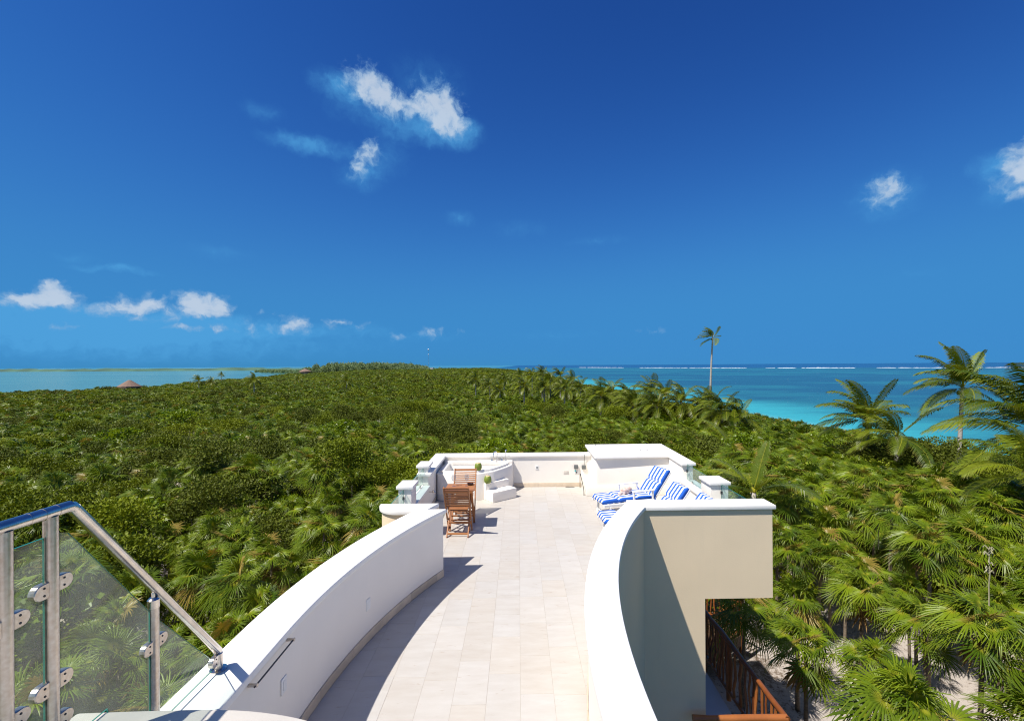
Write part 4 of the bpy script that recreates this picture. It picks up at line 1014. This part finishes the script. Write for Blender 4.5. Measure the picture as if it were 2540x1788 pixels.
cand.sort(key=lambda c: c[3])
def where(pz, d):
    reg = ('on the lagoon side' if pz[0] < 620 else 'left of the hot tub' if pz[0] < 1050 else 'behind the back wall' if pz[0] < 1480 else 'behind the counter' if pz[0] < 1760 else 'right of the front wall' if pz[0] < 2130 else 'near the right edge')
    return ('close by, ' if d < 15 else 'a little way off, ' if d < 28 else 'farther off, ' if d < 50 else 'far off, ') + reg
def dark_patch(x, y): return int(noise.noise(Vector((x * .16, y * .16, 31))) + rg.uniform(-.25, .25) > .02)
npalm = nbush = 0; stuff = []
for kind, x, y, d, s in cand:
    pz = project(x, y, GZ + 3.6); inv = pz is not None and -60 < pz[0] < 2600 and pz[1] < 1900 and y > .5
    hid = -2.6 < x < 4.2 and 12 < y < 17 and False
    q = .5 + .62 * noise.noise(Vector((x * .13, y * .13, 11))) + .3 * noise.noise(Vector((x * .4, y * .4, 5)))
    if kind == 'palm':
        if inv and npalm < 300 and d < 95 and x < interp(SHORE_R, y) - 26:
            k = min(3, max(0, int(q * 4 + rg.uniform(-1.6, 1.6)))); h = TH[k]; npalm += 1; skirt = rg.random() < .4
            t = thing('thatch_palm', ('short ' if h < 3.3 else 'tall ' if h > 4 else 'middling ') + 'thatch palm ' + ('with brown dead fronds ' if skirt else 'without dead fronds ') + where(pz, d), 'palm tree', (x, y, GZ), rg.uniform(-.5, .5), 'thatch palms in the scrub')
            sc1 = rg.uniform(.82, 1.12) * (.88 if x < -2 else .92); t.scale = (sc1,) * 3
            o = link('trunk', TRUNKS[k], None, t)
            tip = TRUNKS[k].vertices[-1].co
            c = Vector((sum(v.co.x for v in TRUNKS[k].vertices[-8:]) / 8, sum(v.co.y for v in TRUNKS[k].vertices[-8:]) / 8, h))
            sc2 = rg.uniform(.9, 1.15); ry = rg.uniform(-.5, .5); v_ = rg.randrange(8)
            for fm in (SPLIT[v_] if d < 15 else [NEARC[v_]]):
                o = link('frond' if d < 15 else 'crown', fm, None, t); o.location = c; o.scale = (sc2,) * 3; o.rotation_euler = (0, 0, ry)
            if skirt: o = link('dead_fronds', rg.choice(DEAD), None, t); o.location = c
        else: stuff.append((kind, x, y, d, s, q))
    else:
        if inv and nbush < 220 and d < 95 and x < interp(SHORE_R, y) - 26:
            nbush += 1; br = kind == 'broad'; sc1 = rg.uniform(.95, 1.6); wide = sc1 > 1.25; dk = dark_patch(x, y)
            t = thing('shrub', ('yellow-green broad-leaved shrub ' if br else ('wide ' if wide else 'narrow ') + ('dark brownish shrub ' if dk else 'olive green shrub ')) + where(pz, d), 'shrub', (x, y, GZ), rg.uniform(0, 6.28), 'shrubs in the scrub')
            t.scale = (sc1, sc1, sc1 ** .5 * rg.uniform(.86, 1.1))
            link('stems', rg.choice(STEMS), None, t); o = link('crown', BROAD[rg.randrange(2)] if br else BUSHES[dk * 2 + rg.randrange(2)], None, t); o.location = (0, 0, 1.5 + .8 * q + rg.uniform(-.3, .7))
        else: stuff.append((kind, x, y, d, s, q))
print('palms', npalm, 'bushes', nbush, 'stuff', len(stuff))

def scatter(name, protos, pts, label, cat):
    """ONE object: many copies of a few crowns on points (pts: x,y,z,rz,sx,sz,index)"""
    coll = bpy.data.collections.new(name + '_kinds')
    for i, me in enumerate(protos):
        o = bpy.data.objects.new('%s_%02d' % (name, i), me); coll.objects.link(o)
    me = bpy.data.meshes.new(name); me.from_pydata([p_[:3] for p_ in pts], [], [])
    for nm, ty, data in (('rot', 'FLOAT_VECTOR', [c for p_ in pts for c in (0, 0, p_[3])]), ('scl', 'FLOAT_VECTOR', [c for p_ in pts for c in (p_[4], p_[4], p_[5])])):
        a = me.attributes.new(nm, ty, 'POINT'); a.data.foreach_set('vector', data)
    a = me.attributes.new('idx', 'INT', 'POINT'); a.data.foreach_set('value', [p_[6] for p_ in pts])
    o = bpy.data.objects.new(name, me); COL.objects.link(o)
    g = bpy.data.node_groups.new(name, 'GeometryNodeTree')
    g.interface.new_socket('Geometry', in_out='INPUT', socket_type='NodeSocketGeometry'); g.interface.new_socket('Geometry', in_out='OUTPUT', socket_type='NodeSocketGeometry')
    gi = g.nodes.new('NodeGroupInput'); go = g.nodes.new('NodeGroupOutput')
    ci = g.nodes.new('GeometryNodeCollectionInfo'); ci.inputs[0].default_value = coll; ci.inputs['Separate Children'].default_value = True; ci.inputs['Reset Children'].default_value = True
    ip = g.nodes.new('GeometryNodeInstanceOnPoints'); ip.inputs['Pick Instance'].default_value = True
    def na(nm, ty):
        n = g.nodes.new('GeometryNodeInputNamedAttribute'); n.data_type = ty; n.inputs[0].default_value = nm; return n.outputs['Attribute']
    e2r = g.nodes.new('FunctionNodeEulerToRotation'); g.links.new(na('rot', 'FLOAT_VECTOR'), e2r.inputs[0])
    g.links.new(gi.outputs[0], ip.inputs['Points']); g.links.new(ci.outputs[0], ip.inputs['Instance']); g.links.new(na('idx', 'INT'), ip.inputs['Instance Index'])
    g.links.new(e2r.outputs[0], ip.inputs['Rotation']); g.links.new(na('scl', 'FLOAT_VECTOR'), ip.inputs['Scale']); g.links.new(ip.outputs[0], go.inputs[0])
    md = o.modifiers.new('scatter', 'NODES'); md.node_group = g
    return tag(o, label, cat, kind='stuff')
P1 = []; protos = MIDC + [BUSHES[0], BUSHES[2]] + BROAD[:1] + FARB + NEARC[:4]
for kind, x, y, d, s, q in stuff:
    tp = max(0, min(1, (interp(SHORE_R, y) - 7 - x) / 24)); sl_ = x / max(y, 1); rise = 3.2 * max(0, min(1, (d - 110) / 150)) * max(0, min(1, (sl_ + .45) / .12)) * max(0, min(1, (.13 - sl_) / .10)); hz = GZ + rise + (2.55 + 1.5 * q + rg.uniform(-.25, .35) - (1.0 if d > 90 else .5 if d > 50 else 0)) * (.28 + .72 * tp)
    if kind == 'palm':
        i = (rg.randrange(6) if d > 45 else 12 - 0 + rg.randrange(4)) if True else 0
        ss = s * rg.uniform(.9, 1.15); P1.append((x, y, hz + .1, rg.uniform(-.5, .5), ss, min(ss, 1.0), i))
    else:
        i = {'bush': 6 + dark_patch(x, y), 'broad': 8}[kind] if d < 95 else (9 + rg.randrange(2) if not dark_patch(x, y) else 11)
        ss = s * rg.uniform(.95, 1.6) * (1 if d < 95 else .85); P1.append((x, y, hz - 1.3 + rg.uniform(-.3, .4), rg.uniform(0, 6.28), ss, min(ss, 1.05), i))
scatter('distant_scrub', protos, P1, 'unbroken green scrub of palms and shrubs running to the horizon', 'scrub')
# undergrowth that closes the ground between the nearer plants
P2 = []
for kind, x, y, d, s, q in [tuple(c) + (.5,) for c in cand if c[3] < 60]:
    if 3.5 < x < 15 and 3 < y < 17: continue
    if rg.random() < .4: P2.append((x + rg.uniform(-.8, .8), y + rg.uniform(-.8, .8), GZ + rg.uniform(.2, .9), rg.uniform(0, 6.28), rg.uniform(.7, 1.0), rg.uniform(.7, 1.1), rg.randrange(2)))
P2 = [p_ for p_ in P2 if not blocked(p_[0], p_[1], 1.1)]
scatter('undergrowth', [FARB[0], BROAD[1]], P2, 'low undergrowth closing the ground between the palms', 'undergrowth')
# wooded headland across the lagoon
P3 = []
for k in range(520):
    u = rg.random(); x = -225 + 150 * u + rg.uniform(-6, 6); y = 470 + rg.uniform(-28, 60); h = 14.5 * min(1, (u * 4) ** .7, ((1 - u) * 2.6 + .12) ** .7) * rg.uniform(.72, 1.0)
    P3.append((x, y, GZ + h * .12, rg.uniform(0, 6.28), h * .62, h, rg.randrange(3)))
for k in range(260):
    u = rg.random(); x = -420 + 195 * u; y = 760 - 190 * u + rg.uniform(-20, 40); h = rg.uniform(5, 7.5)
    P3.append((x, y, SEAZ, rg.uniform(0, 6.28), h * .9, h, rg.randrange(3)))
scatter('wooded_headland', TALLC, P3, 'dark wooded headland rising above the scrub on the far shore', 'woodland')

ORD = 'leftmost second third fourth fifth sixth seventh eighth ninth tenth eleventh twelfth thirteenth fourteenth fifteenth sixteenth seventeenth eighteenth nineteenth twentieth'.split()
# coconut palms: (x, y, crown height above ground, scale, label); fronds of the large ones are separate parts
def place(px, py, Y):
    """world point at depth Y that the photograph shows at px,py"""
    v = CM @ Vector(((px - 1306) / 1150, -(py - 906) / 1150, -1.0)); k = Y / v.y
    return v.x * k, Y, CAMZ + v.z * k
def coconut_palm(px, py, Y, label, L=3.3, n=15, wind=1.0, lean=(0, 0), big=True, seed=1, r0=.17, r1=.10, emin=None):
    x, y, z = place(px, py, Y); h = z - GZ
    t = thing('coconut_palm', label, 'coconut palm', (x - lean[0], y - lean[1], GZ), 0, 'coconut palms along the shore')
    if h > 1.2: link('trunk', trunk_mesh('trunk', h + .05, r0, r1, BARKW, lean, 12, 10), None, t)
    rg = random.Random(seed); top = Vector((lean[0], lean[1], h))
    if big:
        for a, e in coco_dirs(n, rg):
            if emin is not None: e = max(e, emin)
            mb = MB(); coco_frond(mb, Vector((0, 0, 0)), a, e, L * rg.uniform(.85, 1.12), rg, 44, wind * rg.uniform(.7, 1.3), min(.9, rg.random()), rg.uniform(.6, 1.3))
            link('frond', mb.mesh('frond', COCOL), None, t).location = top
        if h > 5:
            for k in range(4): a = rg.uniform(0, 6.28); lathe('coconut', [(.05, -.14), (.10, -.06), (.11, 0), (.09, .09), (.03, .14)], COCO, t, 10, (top.x + .2 * math.cos(a), top.y + .2 * math.sin(a), h - .2 - rg.uniform(0, .12)))
    else:
        o = link('crown', COCOC[seed % 4], None, t); o.location = top; s = L / 3.3; o.scale = (s, s, s); o.rotation_euler = (0, 0, rg.uniform(-.4, .4))
    return t
coconut_palm(1768, 838, 78, 'lone tall slender coconut palm standing high above the others', 2.7, 13, 1.2, (.5, 0), seed=5, r0=.22, r1=.12)
coconut_palm(2388, 962, 29, 'tall coconut palm with bare trunk before the turquoise water', 3.0, 20, .45, (.3, 0), seed=12, r0=.15, r1=.10)
coconut_palm(2150, 1045, 30, 'bushy windswept coconut palm left of the tall one', 3.2, 24, .5, seed=21)
coconut_palm(2225, 1085, 27, 'low coconut palm with arching fronds beside the bushy one', 2.8, 11, .9, seed=33)
coconut_palm(2570, 1075, 19, 'large coconut palm cut by the right edge of the picture', 4.0, 20, .7, seed=40)
coconut_palm(2555, 1180, 17, 'young yellowish coconut palm low at the right edge', 2.6, 11, .7, seed=47)
coconut_palm(1868, 1225, 17.5, 'young coconut palm with upright fronds right of the counter', 2.2, 7, .2, seed=52, emin=R(38))
coconut_palm(1815, 1110, 34, 'young coconut palm with one curved upright frond in the scrub', 2.8, 6, .3, seed=57, emin=R(30))
for i, (px, py, Y) in enumerate(sorted([(1515, 955, 92), (1490, 960, 88), (1560, 965, 86), (1615, 955, 82), (1650, 962, 80), (1690, 975, 74), (1765, 985, 72), (1790, 1000, 66), (1740, 990, 76), (1630, 985, 74), (1570, 985, 78), (1830, 1015, 66)])):
    coconut_palm(px, py + 24, Y * .66, ORD[i] + ' coconut palm from the left in the windswept clump before the sea', 2.9, big=False, seed=60 + i)
rg = random.Random(77)
for i, (px, py, Y) in enumerate(sorted([(1180, 935, 150), (1215, 950, 120), (1250, 932, 160), (1290, 928, 150), (1320, 925, 140), (1345, 922, 130), (1365, 935, 120), (1390, 925, 128), (1420, 940, 115), (1240, 960, 105), (1300, 950, 110), (1160, 928, 210), (1100, 930, 220), (1060, 926, 240), (1440, 955, 112), (1350, 955, 100), (1005, 928, 250), (940, 932, 230), (860, 938, 180), (1400, 958, 98)])):
    coconut_palm(px, py + 9, Y * .72, ORD[i] + ' coconut palm from the left in the distant grove', 2.7, big=False, seed=90 + i)
for i, (px, py, Y) in enumerate(sorted([(493, 945, 150), (630, 945, 120), (525, 948, 170), (740, 942, 190)])):
    coconut_palm(px, py, Y, ORD[i] + ' coconut palm from the left standing above the scrub before the lagoon', 2.8, big=False, seed=130 + i)
coconut_palm(550, 930, 230, 'single bare-trunked palm against the lagoon water', 2.2, big=False, seed=140)

# pale flower stalks of the thatch palms
for i, (px, py, Y) in enumerate([(2178, 1260, 16), (2452, 1380, 11.5), (1878, 1330, 14)]):
    x, y, z = place(px, py, Y); t = thing('flower_stalk', ['tall pale dry flower stalk rising among the palms right of the front wall', 'pale dry flower stalk among the palms near the right edge', 'pale dry flower stalk beside the front parapet'][i], 'flower stalk', (x, y, z - .5))
    stick('stalk', (0, 0, -.9), (.03, 0, .75), .014, t, .02, 6, BLOOM, 5)
    for k in range(16): a = rg.uniform(0, 6.28); q = rg.uniform(.05, .7); tube('spray', [(0, 0, q), (.07 * math.cos(a), .07 * math.sin(a), q + .08), (.10 * math.cos(a), .10 * math.sin(a), q + .02)], .014, BLOOM, t, 5)

# thatched huts on the lagoon shore, mast and pale houses far off
def hut(px, py, Y, rad, hgt, label):
    x, y, z = place(px, py, Y); t = thing('thatched_hut', label, 'hut', (x, y, z), .4, 'thatched huts by the lagoon')
    V = [(0, -.22 * rad, hgt), (0, .22 * rad, hgt)]; n = 16; V = []
    for f, zz in ((1.0, -.25), (1.0, 0), (.62, .42), (.30, .78), (.10, 1.0)):
        for k in range(n): a = 2 * math.pi * k / n; V.append((rad * f * math.cos(a) * 1.15 * rg.uniform(.97, 1.03), rad * f * math.sin(a), hgt * zz))
    F = [(j * n + k, j * n + (k + 1) % n, (j + 1) * n + (k + 1) % n, (j + 1) * n + k) for j in range(4) for k in range(n)] + [tuple(range(4 * n, 5 * n))]
    link('thatch_roof', pyd('thatch_roof', V, F), THATCH, t)
    lathe('wall', [(rad * .8, -3.2), (rad * .8, 0)], material('hut_wall', (.35, .27, .2), .9), t, 16)
hut(321, 958, 150, 2.7, 2.0, 'thatched conical hut roof at the edge of the lagoon')
hut(757, 921, 420, 4.5, 2.4, 'small distant thatched hut on the far lagoon shore')
x, y, z = place(1063, 915, 420); t = thing('radio_mast', 'slender lattice radio mast with white dishes above the distant scrub', 'mast', (x, y, -6.5))
for a in range(3): tube('mast_leg', [(.5 * math.cos(a * 2.1), .5 * math.sin(a * 2.1), 0), (.22 * math.cos(a * 2.1),   .22 * math.sin(a * 2.1), 25)], .03, STEEL, t, 5)
for k in range(24):
    a = k * 2.1; f = k / 24; r_ = .5 - .28 * f; tube('brace', [(r_ * math.cos(a), r_ * math.sin(a), 25 * f), (r_ * math.cos(a + 2.1), r_ * math.sin(a + 2.1), 25 * f + 1)], .03, STEEL, t, 4)
for zz, s_ in ((24.3, .6), (19.8, .4)): lathe('dish', [(s_, 0), (s_ * .7, .2), (.1, .35)], PLASTIC, t, 14).matrix_basis = Matrix.Translation((0, -.5, zz)) @ Matrix.Rotation(R(90), 4, 'X')
for i, (px, py, Y, w_, h_) in enumerate([(1056, 921, 420, 5, 1.6), (1072, 917, 440, 2, 3.4)]):
    x, y, z = place(px, py, Y); t = thing('distant_house', ['low pale house in the distant scrub below the mast', 'narrow pale tower house behind the low one'][i], 'house', (x, y, z))
    box('wall', -w_ / 2, w_ / 2, -3, 3, -4, h_ / 2, WHITE, t); box('roof', -w_ / 2 - .3, w_ / 2 + .3, -3.3, 3.3, h_ / 2, h_ / 2 + .3, COPING, t)
    for k in (-1, 1): box('window', k * w_ * .25 - .5, k * w_ * .25 + .5, -3.02, -2.99, -.6, .5, GREYBOX, t)
